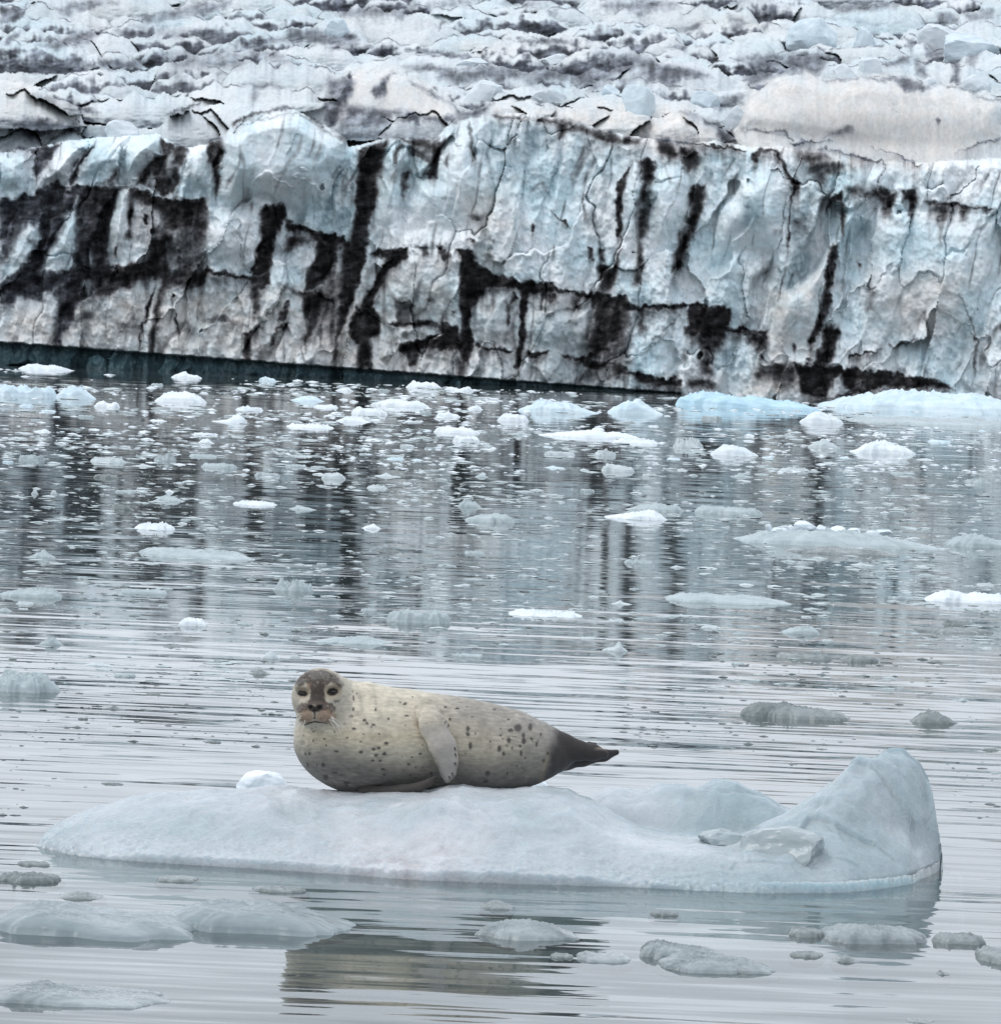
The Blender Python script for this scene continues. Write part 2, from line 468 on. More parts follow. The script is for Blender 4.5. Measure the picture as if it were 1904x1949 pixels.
('C','D',.6,28,[(880,870),(1060,870),(1070,900),(980,950),(940,1000),(900,950),(860,940)]),
('C','D',.85,7,[(780,780),(830,745),(1000,760),(850,765),(800,790)]),
('C','D',.5,7,[(480,700),(700,690),(740,700),(800,750),(790,760),(720,710)]),
('C','D',.65,7,[(920,790),(1110,820),(1290,870),(1300,880),(1100,835),(930,800)]),('C','D',.9,7,[(1130,840),(1180,840),(1220,870),(1200,875)]),('C','D',.7,6,[(1200,785),(1340,825),(1480,885),(1460,890),(1330,830)]),
('C','D',.4,20,[(1080,670),(1110,665),(1120,700),(1080,720),(960,740),(1000,700)]),('C','D',.6,8,[(1565,630),(1580,640),(1570,670),(1555,670)]),
('C','D',.8,7,[(1650,825),(1760,770),(1904,740),(1904,748),(1770,780)]),
('C','D',.55,14,[(950,430),(1010,430),(1160,405),(1240,420),(1310,405),(1400,410),(1500,450),(1690,465),(1760,500),(1840,530),(1904,530),(1904,540),(1820,535),(1700,480),(1560,460),(1480,490),(1400,500),(1330,430),(1240,440),(1160,415),(1000,440)]),
('C','D',.9,24,[(470,320),(600,290),(700,285),(830,280),(1000,280),(990,310),(940,390),(930,410),(860,390),(720,400),(600,450),(560,460),(530,430),(540,350)]),
('C','W',.6,22,[(460,330),(530,320),(520,420),(400,400)]),('C','W',.5,20,[(690,330),(760,300),(720,390),(670,390)]),
('C','D',.9,22,[(0,330),(120,350),(290,370),(350,410),(320,430),(200,420),(130,480),(100,450),(60,430),(0,450)]),
('C','D',.75,22,[(350,530),(560,490),(540,550),(400,600),(370,600),(360,570)]),
('C','D',.8,16,[(1250,340),(1430,290),(1420,340),(1340,360),(1250,350)]),('C','D',.8,14,[(1390,200),(1440,210),(1430,280),(1390,260)]),
('C','D',.85,18,[(1490,240),(1600,270),(1560,320),(1500,310)]),('C','D',.9,18,[(1630,290),(1690,300),(1680,440),(1640,440),(1650,380)]),('C','D',.5,24,[(1710,270),(1810,260),(1760,360),(1720,330)]),
('C','D',.6,10,[(1700,460),(1830,480),(1780,495)]),('C','D',.5,20,[(1440,300),(1500,330),(1520,420),(1440,400)]),
('C','D',.75,28,[(1000,20),(1180,10),(1400,0),(1350,40),(1180,60),(1080,70),(1010,60)]),
('C','D',.6,22,[(440,70),(520,90),(540,130),(500,190),(460,180)]),('C','D',.65,18,[(570,65),(710,55),(690,90),(640,160),(620,150),(660,90)]),('C','D',.5,20,[(700,90),(1080,90),(1250,130),(1230,140),(1080,105),(800,110)]),
('C','D',.7,18,[(1560,70),(1640,70),(1690,120),(1560,140),(1490,130),(1560,110)]),('C','D',.6,14,[(180,150),(330,110),(310,130),(280,160),(230,165)]),('C','D',.85,10,[(150,250),(230,240),(210,280)]),
('C','D',.5,22,[(400,0),(560,0),(560,20),(420,40)]),('C','D',.5,22,[(0,10),(120,0),(200,40),(60,60)]),('C','D',.6,18,[(1690,70),(1860,40),(1860,100),(1740,110)]),
('F','D',.75,20,[(1215,60),(1260,50),(1340,80),(1330,150),(1290,220),(1270,200),(1270,150),(1220,100)]),('F','D',.9,16,[(1370,70),(1450,60),(1455,130),(1430,210),(1410,200),(1410,120),(1375,120)]),
('F','D',.4,30,[(1070,40),(1220,50),(1220,120),(1080,120)]),
('F','D',.8,14,[(1490,130),(1640,130),(1730,150),(1870,155),(1870,165),(1730,165),(1640,150),(1530,150)]),('F','D',.7,30,[(1540,140),(1640,140),(1630,210),(1580,260),(1545,200)]),('F','D',.7,22,[(1680,160),(1740,160),(1725,235),(1690,230)]),('F','D',.6,14,[(1795,165),(1830,165),(1830,205),(1800,195)]),('F','D',.3,16,[(1570,250),(1600,250),(1580,350),(1570,340)]),
('D','D',.86,30,[(0,150),(120,120),(230,80),(330,90),(390,55),(620,50),(900,110),(1110,120),(1110,200),(1090,470),(1080,590),(900,600),(860,530),(660,610),(420,680),(300,650),(100,650),(40,700),(0,680)]),
('D','W',.95,24,[(0,500),(40,440),(90,310),(150,245),(215,260),(215,320),(160,430),(110,510),(0,550)]),
('D','D',.5,18,[(150,330),(190,330),(180,360),(150,360)]),
('D','W',.97,24,[(415,110),(412,300),(410,480),(380,500),(310,510),(200,500),(290,370),(340,230)]),
('D','W',.97,18,[(630,60),(700,60),(690,170),(690,280),(680,330),(770,350),(770,440),(680,470),(600,480),(570,440),(565,400),(575,300),(600,170)]),
('D','W',.8,26,[(700,110),(820,150),(885,240),(840,330),(790,440),(720,450),(690,330),(690,200)]),
('D','D',.8,10,[(770,200),(795,200),(790,260),(775,250)]),('D','D',.8,10,[(620,370),(635,370),(625,420),(612,410)]),('D','D',.7,10,[(690,160),(720,190),(690,260)]),
('D','W',.5,40,[(890,280),(1060,250),(1090,480),(900,540),(870,440)]),
('D','W',.85,30,[(430,560),(480,380),(500,460),(500,600),(470,690)]),
('D','D',.95,14,[(575,480),(640,475),(640,560),(590,560)]),
('D','D',.95,18,[(0,575),(130,525),(300,520),(440,480),(560,490),(570,540),(440,570),(200,560),(60,620),(0,610)]),
('D','D',.9,16,[(650,480),(770,490),(850,470),(870,530),(800,530),(700,510)]),
('D','W',.6,30,[(560,640),(700,590),(760,600),(730,900),(560,860)]),
('D','D',.9,26,[(300,620),(410,660),(400,760),(340,830),(330,910),(275,890),(290,780)]),
('D','W',.95,18,[(300,590),(300,640),(290,760),(275,850),(220,840),(185,800),(200,700),(240,620)]),('D','W',.6,24,[(80,680),(160,640),(150,800),(90,800)]),
('D','D',.5,30,[(430,730),(510,700),(500,750),(330,820),(340,780)]),('D','D',.35,34,[(620,780),(740,770),(740,830),(640,830)]),
('D','D',.9,22,[(870,440),(905,460),(900,560),(880,640),(850,760),(830,940),(795,940),(800,830),(840,680),(860,560)]),('D','D',.85,10,[(860,530),(770,800),(740,940),(730,930),(760,800),(780,680)]),
('D','W',.7,10,[(850,550),(850,600),(800,780),(760,920),(750,900),(790,760)]),
('D','D',.8,8,[(935,720),(945,720),(965,850),(955,860)]),
('D','D',.95,13,[(1080,490),(1110,480),(1150,500),(1250,510),(1330,530),(1440,510),(1450,570),(1400,600),(1340,560),(1310,550),(1200,535),(1140,520),(1110,540),(1080,590),(1055,590),(1060,520)]),
('D','D',.85,26,[(1320,560),(1430,560),(1400,600),(1385,740),(1365,760),(1345,660)]),('D','D',.5,30,[(950,500),(1010,490),(1010,560),(960,560)]),
('D','D',.97,14,[(1400,160),(1520,135),(1530,220),(1470,330),(1460,420),(1440,510),(1340,530),(1360,450),(1390,330),(1390,230)]),
('D','D',.97,14,[(1525,225),(1620,260),(1700,290),(1840,310),(1850,360),(1800,380),(1720,330),(1690,330),(1630,300),(1540,290)]),
('D','D',.75,40,[(1470,280),(1690,320),(1690,400),(1600,380),(1500,420),(1465,400)]),
('D','W',.8,20,[(1480,290),(1530,280),(1530,380),(1490,470),(1470,420)]),
('D','W',.85,24,[(1580,420),(1660,340),(1700,410),(1690,480),(1630,600),(1560,570)]),
('D','D',.95,16,[(1700,310),(1760,360),(1780,480),(1740,570),(1690,600),(1640,600),(1640,520),(1690,440)]),
('D','D',.92,24,[(1610,610),(1720,600),(1750,640),(1720,720),(1690,830),(1660,860),(1640,930),(1620,860),(1640,780)]),
('D','D',.92,22,[(1800,420),(1860,360),(1880,400),(1850,560),(1780,640),(1740,760),(1725,900),(1705,820),(1730,690),(1780,580)]),
('D','D',.5,30,[(1500,580),(1610,610),(1620,640),(1540,600)]),
('D','D',.7,14,[(1300,830),(1380,790),(1410,810),(1340,840),(1340,1000),(1300,1000)]),('D','D',.75,12,[(1490,740),(1530,690),(1555,690),(1535,770),(1490,785)]),('D','D',.8,8,[(1520,680),(1550,676),(1550,690),(1520,692)]),('D','D',.6,10,[(1475,810),(1540,785),(1560,830),(1500,815),(1470,850),(1470,910),(1440,900)]),
('D','D',.45,18,[(1080,760),(1200,740),(1330,795),(1200,790)]),
('E','D',.95,16,[(0,305),(90,310),(110,345),(200,350),(215,400),(200,470),(170,580),(140,660),(80,830),(60,900),(70,800),(80,640),(100,470),(60,460),(0,450)]),
('E','D',.6,40,[(0,440),(90,460),(80,700),(40,900),(0,860)]),
('E','W',.7,16,[(50,400),(95,340),(100,470),(60,640),(30,640)]),
('E','D',.88,22,[(170,0),(280,0),(270,130),(230,240),(210,350),(120,340),(150,250),(160,120)]),
('E','D',.95,18,[(110,350),(220,340),(220,420),(170,560),(130,680),(90,780),(60,900),(50,980),(30,980),(60,800),(90,600),(100,450)]),
('E','D',.95,18,[(170,700),(240,690),(290,760),(290,830),(240,860),(250,1040),(170,1040),(165,900),(130,850),(130,770)]),
('E','D',.95,13,[(300,380),(440,375),(435,420),(390,470),(330,500),(280,620),(250,690),(180,720),(150,690),(240,590),(290,470),(320,440),(240,410)]),
('E','W',.9,12,[(210,430),(300,440),(270,520),(210,640),(180,700),(150,660),(180,560)]),
('E','D',.6,20,[(480,370),(540,370),(550,420),(520,430)]),('E','D',.9,13,[(595,370),(660,380),(670,430),(640,450),(600,410)]),
('E','D',.98,13,[(695,385),(780,385),(800,450),(870,505),(990,540),(1040,550),(1115,550),(1125,570),(1160,560),(1215,560),(1230,590),(1300,610),(1210,620),(1090,620),(1000,600),(900,590),(860,600),(820,650),(790,710),(770,780),(785,840),(780,920),(760,1000),(720,960),(715,860),(720,780),(715,600),(710,420)]),
('E','D',.75,34,[(690,960),(770,960),(740,1070),(690,1060)]),
('E','D',.6,30,[(860,590),(980,590),(940,620),(880,630)]),('E','D',.8,14,[(1000,610),(1030,640),(1000,680),(970,790),(955,770),(980,670)]),
('E','D',.97,11,[(1040,590),(1085,600),(1080,700),(1060,760),(1080,810),(1060,920),(1040,1010),(1020,1030),(1015,940),(1035,880),(1035,760),(1040,680)]),
('E','D',.75,18,[(1140,610),(1230,620),(1240,670),(1200,680),(1170,650),(1155,710),(1140,710)]),
('E','D',.9,14,[(1260,600),(1430,620),(1500,615),(1600,635),(1620,670),(1640,685),(1900,675),(1904,700),(1720,708),(1620,710),(1420,700),(1420,650),(1340,640)]),
('E','D',.8,24,[(1300,640),(1370,640),(1350,720),(1320,690)]),
('E','D',.92,34,[(1420,640),(1620,690),(1615,800),(1560,870),(1530,960),(1410,960),(1400,870),(1430,740)]),
('E','D',.8,24,[(1660,700),(1720,705),(1700,830),(1680,830)]),
('E','D',.93,14,[(340,775),(520,765),(600,780),(700,785),(720,860),(760,900),(720,930),(580,930),(510,930),(480,1010),(450,1010),(430,960),(400,930),(400,890),(470,870),(620,840),(600,800),(520,800),(350,795)]),
('E','W',.95,10,[(400,805),(520,805),(620,830),(470,862),(400,870)]),
('E','D',.85,11,[(790,895),(870,905),(990,920),(1010,935),(930,935),(860,925),(800,910)]),('E','D',.85,11,[(1080,930),(1200,930),(1190,950),(1110,970),(1080,960)]),
('E','D',.95,13,[(1260,940),(1300,940),(1330,960),(1400,965),(1480,990),(1540,1005),(1440,1030),(1390,1010),(1350,985),(1270,965)]),('E','D',.95,14,[(1540,1005),(1610,1005),(1620,1040),(1750,1060),(1760,1100),(1700,1110),(1640,1070),(1570,1060),(1540,1030)]),
('E','D',.45,50,[(1400,850),(1640,700),(1620,1000),(1580,1100),(1330,1110),(1370,1000)]),('E','T',.4,50,[(1330,950),(1450,950),(1400,1110),(1320,1110)]),
('E','D',.93,13,[(1770,1075),(1904,1075),(1904,1110),(1780,1100)]),
('E','D',.55,14,[(360,640),(430,650),(470,680),(455,780),(380,780),(375,700)]),('E','D',.5,14,[(540,640),(580,650),(560,665)]),('E','D',.6,10,[(670,705),(695,710),(680,730)]),('E','D',.5,12,[(360,880),(395,880),(380,895)]),
('E','D',.9,14,[(1565,20),(1600,0),(1590,120),(1575,220),(1580,330),(1560,330),(1550,230),(1555,100)]),
('E','D',.75,24,[(1670,150),(1725,145),(1725,230),(1690,350),(1700,450),(1680,570),(1640,580),(1660,450),(1670,330),(1660,260)]),
('E','T',.45,24,[(1680,140),(1730,140),(1720,230),(1670,300)]),
('E','D',.8,14,[(1400,370),(1430,375),(1430,440),(1405,440)]),('E','D',.8,14,[(1460,380),(1490,380),(1490,460),(1470,450)]),('E','D',.9,20,[(1460,470),(1540,480),(1580,380),(1575,470),(1530,590),(1510,610),(1460,610)]),
('E','D',.85,10,[(1100,245),(1125,255),(1115,290),(1095,290)]),('E','D',.7,7,[(1205,175),(1290,250),(1300,280),(1285,280),(1240,215)]),('E','D',.5,14,[(780,200),(850,180),(830,240),(790,240),(760,200)]),('E','D',.7,12,[(750,330),(790,330),(800,360),(780,360)]),('E','D',.4,14,[(850,325),(910,325),(905,340),(860,335)]),
('E','D',.8,24,[(1890,300),(1904,290),(1904,490),(1850,490)]),('E','T',.3,24,[(1200,450),(1390,390),(1380,420),(1250,470)]),('E','T',.35,30,[(1560,600),(1780,620),(1780,670),(1620,660)]),('E','T',.3,30,[(1100,760),(1220,760),(1380,860),(1100,880)]),
('F','D',.85,24,[(250,50),(320,40),(320,120),(270,280),(200,470),(140,500),(150,450),(190,330),(240,170)]),
('F','T',.7,30,[(520,100),(630,95),(630,170),(580,260),(520,250)]),
('F','D',.88,10,[(760,0),(830,40),(800,100),(770,180),(775,330),(740,560),(710,660),(720,600),(755,480),(765,350),(760,200),(790,60)]),
('F','T',.65,30,[(770,190),(890,70),(890,250),(900,420),(800,600),(740,610),(770,480),(775,330)]),('F','D',.4,30,[(780,240),(880,200),(880,300),(800,300)]),
('F','D',.8,10,[(965,180),(980,110),(1060,70),(1065,110),(990,150)]),('F','D',.85,12,[(1050,100),(1070,130),(1070,250),(1060,310),(1045,230)]),
('F','D',.97,12,[(985,370),(1040,350),(1020,430),(1000,580),(960,620),(960,500),(985,460)]),
('F','D',.88,14,[(940,640),(990,600),(1005,640),(960,760),(940,840),(890,900),(870,870),(920,760)]),
('F','D',.92,18,[(950,810),(1000,785),(1040,820),(1010,950),(990,1000),(910,1000),(910,950),(950,880)]),
('F','D',.6,40,[(620,1000),(800,1000),(830,1080),(760,1140),(580,1060)]),
('F','D',.98,14,[(800,1000),(910,990),(1000,1010),(1200,1030),(1430,1060),(1580,1090),(1640,1135),(1450,1130),(1250,1130),(1150,1165),(960,1190),(850,1160),(820,1080)]),
('F','W',.93,14,[(1050,1045),(1055,1100),(1110,1150),(960,1190),(1000,1100)]),('F','W',.6,16,[(1150,1080),(1170,1080),(1180,1130),(1120,1140)]),
('F','D',.97,13,[(230,690),(300,680),(450,700),(455,780),(440,800),(660,820),(655,860),(540,830),(430,830),(420,860),(210,850),(205,800),(240,790),(220,740)]),
('F','D',.85,40,[(260,840),(430,840),(420,900),(370,960),(350,1060),(290,1060),(300,950)]),('F','D',.85,34,[(540,830),(655,850),(650,910),(610,940),(560,880)]),
('F','D',.88,10,[(0,680),(200,680),(230,690),(200,702),(100,702),(0,700)]),('F','D',.9,13,[(0,1060),(150,1075),(190,1110),(130,1110),(30,1115)]),('F','D',.7,26,[(230,1080),(370,1090),(370,1130),(240,1130)]),
('F','D',.8,8,[(1090,955),(1270,910),(1270,922),(1090,972)]),('F','D',.6,10,[(1300,900),(1480,860),(1470,875),(1320,910)]),
('F','D',.45,8,[(1680,610),(1700,640),(1730,720),(1760,790),(1765,870),(1750,880),(1745,780),(1720,720)]),('F','D',.55,10,[(1770,860),(1785,860),(1775,1000),(1755,1100),(1760,980)]),('F','T',.55,18,[(1835,1090),(1890,1050),(1860,1130)]),
('F','T',.3,50,[(1480,860),(1700,850),(1730,930),(1560,1010),(1500,1060)]),('F','T',.4,10,[(1355,320),(1380,325),(1375,355),(1355,350)]),
('F','D',.7,12,[(790,890),(820,900),(800,950)]),('F','D',.7,8,[(850,980),(880,950),(890,980)]),('F','D',.6,10,[(610,960),(690,985),(620,985)]),('F','D',.35,24,[(1190,600),(1240,600),(1240,720),(1180,720)]),('F','D',.6,10,[(1130,455),(1152,455),(1150,480),(1132,478)]),
('F','D',.5,10,[(20,900),(60,860),(200,730),(190,720),(40,870),(0,940)])
]

CRESTS = [
    [(0, 290), (60, 282), (125, 268), (180, 262), (255, 256), (305, 256), (345, 283), (400, 272), (428, 262), (440, 235), (470, 213), (560, 208), (600, 228), (657, 262), (664, 280), (740, 262), (830, 265), (850, 240), (900, 222), (985, 215), (1080, 228), (1150, 250), (1220, 262), (1290, 275), (1360, 268), (1430, 280), (1480, 278), (1560, 290), (1650, 305), (1750, 310), (1904, 300)],
    [(0, 150), (40, 155), (100, 185), (152, 205), (160, 235), (200, 240), (300, 245), (330, 215), (400, 200), (440, 195), (520, 200), (600, 198), (640, 190), (670, 145), (700, 138), (760, 140), (820, 165), (870, 200), (900, 210), (950, 190), (1000, 195), (1060, 205), (1150, 205), (1250, 225), (1300, 203), (1330, 220), (1370, 245), (1400, 225), (1425, 190), (1470, 150), (1510, 138), (1560, 152), (1640, 145), (1720, 150), (1800, 165), (1904, 188)],
    [(0, 142), (60, 150), (100, 155), (150, 178), (200, 172), (250, 163), (295, 165), (305, 182), (360, 182), (400, 195), (440, 160), (520, 158), (570, 180), (640, 150), (700, 150), (800, 165), (880, 155), (940, 155), (1000, 165), (1110, 178), (1200, 165), (1260, 150), (1330, 150), (1380, 175), (1450, 150), (1530, 135), (1650, 122), (1700, 140), (1800, 150), (1904, 170)],
]


def build_glacier():
    us = np.arange(0, 1904.1, 1.75)
    nu = len(us); nv = 440
    s = np.linspace(0, 1, nv)
    top = -26.0
    wlv = WLV(us)
    V = (wlv[:, None] + 9) * (1 - s[None]) + top * s[None]
    U = np.repeat(us[:, None], nv, 1)
    # --- warped coordinates give every stain a ragged rim and run-down streaks
    wu = 6 * fbm(U / 26, V / 26, 3) + 2.0 * fbm(U / 7, V / 9, 2)
    streak = 0.12 * n2(U / 5.3, V / 70) + 0.8 * n2(U / 11.7 + 40, V / 130) + 0.8 * n2(U / 27, V / 160)
    wv = 6 * fbm(U / 18 + 50, V / 16, 4, .6) + 6 * streak * sst(180, 330, V) + 2.2 * fbm(U / 6, V / 6 + 30, 2)
    UU = U + wu; VV = V + wv
    dirt = np.zeros(U.shape); teal = np.zeros(U.shape); warm = np.zeros(U.shape); clean = np.zeros(U.shape)
    for (tl, what, st, soft, pts) in STAINS_AND_SHADE:
        pts = np.array(zp(tl, pts)); soft = soft * 0.3553
        lo = pts.min(0) - soft - 14; hi = pts.max(0) + soft + 14
        i0, i1 = np.searchsorted(us, [lo[0], hi[0]])
        if i1 <= i0: continue
        sub = (slice(i0, i1), slice(None))
        msk = (V[sub] > lo[1]) & (V[sub] < hi[1])
        a = np.zeros(U[sub].shape)
        sd = poly_sd(UU[sub][msk], VV[sub][msk], pts)
        a[msk] = st * sst(1.0, -1.0, sd / (soft * (1.1 if what == 'D' else 1.2)) + 0.25 * (what == 'D'))
        tgt = {'D': dirt, 'W': dirt, 'T': teal, 'N': warm}[what]
        if what == 'W':
            tgt[sub] *= 1 - a
            clean[sub] = np.maximum(clean[sub], a)
            teal[sub] *= 1 - 0.7 * a
        else:
            tgt[sub] = 1 - (1 - tgt[sub]) * (1 - a)
            if what == 'D': clean[sub] *= 1 - a
    # grit washed down the face below every dirty ledge (rows run upwards, so walk them from the top)
    run = np.zeros(nu); wash = np.zeros(U.shape)
    for j in range(nv - 1, -1, -1):
        keep = np.clip(0.92 + 0.09 * fbm(us / 19.0, us * 0 + V[:, j] / 160, 3, .6) + 0.04 * n2(us / 50, us * 0 + 3), 0.8, 0.98)
        run = np.maximum(dirt[:, j] * 0.95, run * keep) * (1 - 0.6 * clean[:, j])
        wash[:, j] = run
    dirt = np.maximum(dirt, 0.7 * wash ** 1.7 * (1 - clean) * sst(60, 300, V))
    # --- crests, front to back; the upper icefall continues in broken rows
    crests = [np.interp(us, *np.array(c).T) + 3.5 * fbm(us / 18, us * 0 + 3.3 * k, 3) for k, c in enumerate(CRESTS[:2])]
    gaps = [2.6, 4.5, 8, 10, 12, 14, 17, 20, 23, 26, 29, 32, 35]
    Y = np.full(U.shape, 159.0)
    # ice front: leans back, with a bay behind it
    front = np.clip(wlv[:, None] - V, 0, None)
    Y += front * 0.0042 + 0.9 * n2(U / 260, V / 400)
    rnd = np.zeros(U.shape)          # rounding at the crest
    acc = np.zeros(U.shape)
    tier = np.zeros(U.shape, int)
    prev = None
    pcr = np.full(U.shape, 1e9)
    for k, c in enumerate(crests):
        above = V < c[:, None]
        acc = np.where(above & (tier == k), acc + gaps[k], acc)
        tier = np.where(above & (tier == k), k + 1, tier)
    allc = np.stack(crests, 0)
    own = np.take_along_axis(np.vstack([allc, np.full((1, nu), top - 30)]).T[:, :], tier, axis=1)  # crest above each point
    sdn = V - own
    below = np.take_along_axis(np.vstack([np.full((1, nu), 760.0), allc]).T, tier, axis=1)      # crest line in front of it
    frac = np.clip((below - V) / np.maximum(below - own, 6), 0, 1)
    Y += acc
    pm = Y / FPX                                  # metres per unit
    s0 = np.where(tier == 0, 7.0, 8.0)
    Y += pm * (np.where(tier == 0, 34, 60) * np.exp(-np.clip(sdn, 0, None) / s0))
    Y += np.where(tier == 1, pm * 60 * frac ** 1.2, 0)          # the second step slopes back
    # slabs and buttresses standing proud
    slabm = np.zeros(U.shape)
    for (tl, pts, out, rr) in SLABS:
        pts = np.array(zp(tl, pts))
        lo = pts.min(0) - 10; hi = pts.max(0) + 10
        i0, i1 = np.searchsorted(us, [lo[0], hi[0]])
        if i1 <= i0: continue
        sub = (slice(i0, i1), slice(None))
        msk = (V[sub] > lo[1]) & (V[sub] < hi[1])
        sd = poly_sd(U[sub][msk] + wu[sub][msk] * .4, V[sub][msk] + wv[sub][msk] * .25, pts)
        q = np.clip(-sd / (rr * 1.5), 0, 1)
        tap = 1 - sst(.45, 1.0, (V[sub][msk] - pts[:, 1].min()) / np.ptp(pts[:, 1]))
        add = np.zeros(U[sub].shape); add[msk] = tap * pm[sub][msk] * out * 1.25 * (0.5 * sst(0, 1, q) + 0.5 * np.sqrt(1 - (1 - q) ** 2))
        Y[sub] -= add
        sm = np.zeros(add.shape); sm[msk] = sst(0, .8, q) * min(1, out / 60); slabm[sub] = np.maximum(slabm[sub], sm)
    # relief: flutes on the front, tilted broken blocks above
    fr0 = (tier == 0)
    flute = 15 * fbm(U / 60, V / 200, 3, 0.4) + 5 * n2(U / 22, V / 120) + 1.6 * fbm(U / 12, V / 30, 2)
    scal = -3.0 * np.abs(fbm(U / 40 + 9, V / 26, 3, .45))
    SU = U + 0.24 * V + 14 * fbm(U / 80, V / 80, 2)
    rid = n2(SU / 62, V / 330) + 0.45 * n2(SU / 27 + 9, V / 200)
    but = 26 * np.abs(rid) ** .75                                   # rounded buttresses parted by sharp clefts
    q1, q2, qc, qpx, qpy = worley(SU / 64 + .22 * fbm(U / 50, V / 90, 3), V / 165 + 0.3 * fbm(U / 60, V / 60, 3), 41)
    fac = (qc[..., 0] - .5) * 80 * qpx + (qc[..., 1] - .6) * 80 * qpy + 44 * (qc[..., 2] - .5) * np.clip((q2 - q1) / .07, 0, 1) + 9 * fbm(U / 15, V / 24, 3)
    Y -= pm * (flute * (1 - .5 * slabm) + scal + (but + fac) * (1 - .8 * slabm)) * np.where(fr0, 1, (tier == 1) * sst(215, 260, V) * (U < 1420))
    # --- the icefall behind: seracs overlapping one another, far ones first
    serac = np.zeros(U.shape); stone = np.zeros(U.shape)
    def depth0(v): return 166 + 224 * (np.clip(215 - v, 0, None) / 241) ** 1.35
    Y = np.where(tier >= 2, depth0(V) + 4, Y)
    rs = np.random.RandomState(33)
    lumps = []
    for row in range(13):
        vb_ = -12 + row * 20
        uu = rs.uniform(-80, 0)
        while uu < 1960:
            a_ = rs.uniform(30, 105) * (0.75 + 0.5 * row / 13) * (1.7 if rs.rand() < .25 else 1)
            lumps.append((vb_ + rs.uniform(-6, 6), uu + a_ * .6, a_, rs.uniform(.34, .68) * a_ ** .5 * 7.8, 2))
            uu += a_ * rs.uniform(.75, 1.5)
    for (u_, v_, a_, b_) in ((70, 232, 95, 52), (230, 262, 80, 44), (330, 268, 90, 50), (395, 262, 60, 52), (20, 285, 60, 40), (150, 288, 60, 34), (280, 225, 90, 40), (120, 205, 120, 40),
                             (930, 236, 80, 34), (1010, 222, 50, 40), (1110, 240, 70, 40), (1180, 245, 60, 50), (1260, 268, 70, 44), (1340, 262, 60, 52), (700, 255, 80, 40), (790, 262, 70, 46), (560, 205, 60, 26)):
        lumps.append((v_, u_, a_, b_, 1))
    lumps.sort()
    for n_, (vb_, uc, a_, b_, lev) in enumerate(lumps):
        i0, i1 = np.searchsorted(us, [uc - a_, uc + a_])
        if i1 - i0 < 4: continue
        uu = (us[i0:i1] - uc) / a_
        skew = rs.uniform(-.5, .5); pw = rs.uniform(1.6, 3.4)
        wq = np.clip(uu + skew * (1 - uu ** 2), -1, 1)
        top_ = b_ * (1 - np.abs(wq) ** pw) ** (1 / 1.6) * (1 + .4 * n2(us[i0:i1] / 30 + n_, us[i0:i1] * 0 + n_) + .09 * n2(us[i0:i1] / 9 + n_, us[i0:i1] * 0 + 2 * n_))
        sub = (slice(i0, i1), slice(None))
        sl_ = rs.uniform(-.10, .10)
        vv = V[sub] - sl_ * (us[i0:i1] - uc)[:, None]
        h_ = np.maximum(top_, 1.0)[:, None]
        q = (vb_ - vv) / h_
        m = (q > -.35) & (q < 1) & ((tier[sub] >= 2) if lev == 2 else ((tier[sub] == 1) & (U[sub] < 1430)))
        if not m.any(): continue
        d_ = depth0(vb_) if lev == 2 else 163.0
        pmL = d_ / FPX
        qq = np.clip(q, 0, 1)
        tx, ty, kq = rs.uniform(-1.1, 1.1), rs.uniform(.1, .9), rs.uniform(.4, 1.0)
        y_ = d_ + pmL * (b_ * 1.5 * (ty * qq + .9 * qq ** 5) - a_ * .34 * kq * np.sqrt(np.clip(1 - uu ** 2, 0, 1))[:, None] * np.sqrt(1 - .8 * qq ** 2) + a_ * tx * .5 * uu[:, None])
        y_ += pmL * 5 * np.abs(fbm((U[sub] + 3 * vv) / 38 + n_, (vv - .3 * U[sub]) / 16, 3))
        Y[sub] = np.where(m, y_, Y[sub])
        du_ = dirt[sub][m].mean(); dirty = rs.rand() - .9 * du_ + .25 - .5 * n2(np.array([uc / 260.]), np.array([vb_ / 26.]))[0]
        f_ = np.zeros(m.shape)
        if dirty < .5:
            f_ = sst(.80, .35, qq + .16 * n2(U[sub] / 7, V[sub] / 40 + n_) + .5 * fbm(U[sub] / 26 + n_, V[sub] / 22, 3)) * min(1, rs.uniform(.6, .95) + .3 * du_)
        if rs.rand() < .6:
            f_ = np.maximum(f_, sst(3.2, .6, (1 - qq) * h_) * sst(-.1, .25, n2(U[sub] / 30 + n_, V[sub] / 30))[:] * .7)
        f_ = np.maximum(f_, sst(.16, -.2, q) * .5 * sst(-.2, .3, n2(U[sub] / 25 + 3 * n_, V[sub] / 9)))
        stone[sub] = np.where(m, f_, stone[sub])
        serac[sub] = np.where(m, rs.uniform(-1, 1), serac[sub])
    rs_n = 1 + fbm(U / 40, V / 14, 3)
    dirt = np.where(tier >= 2, np.maximum(dirt * .62, stone), np.maximum(dirt, stone * (tier == 1) * .2))
    hair = sst(0.030, 0.0, np.abs(fbm(U / 70 + 20, V / 45, 4))) * sst(0.0, 0.2, fbm(U / 120, V / 90 + 9, 2))
    cleft = sst(0.07, 0.0, np.abs(rid)) * fr0 * sst(-.05, .3, fbm(U / 60 + 31, V / 110, 3))
    dirt = np.maximum(dirt, 0.22 * cleft)
    dirt = np.maximum(dirt, (0.42 * hair * np.where(tier == 0, 0.14, 0.2) + 0) * 1.0)
    # broken texture inside the dirt: ice shows through in threads and pecks
    rag = fbm(U / 12, V / 46, 3) * 0.7 + fbm(U / 26, V / 22 + 60, 4) * 0.6
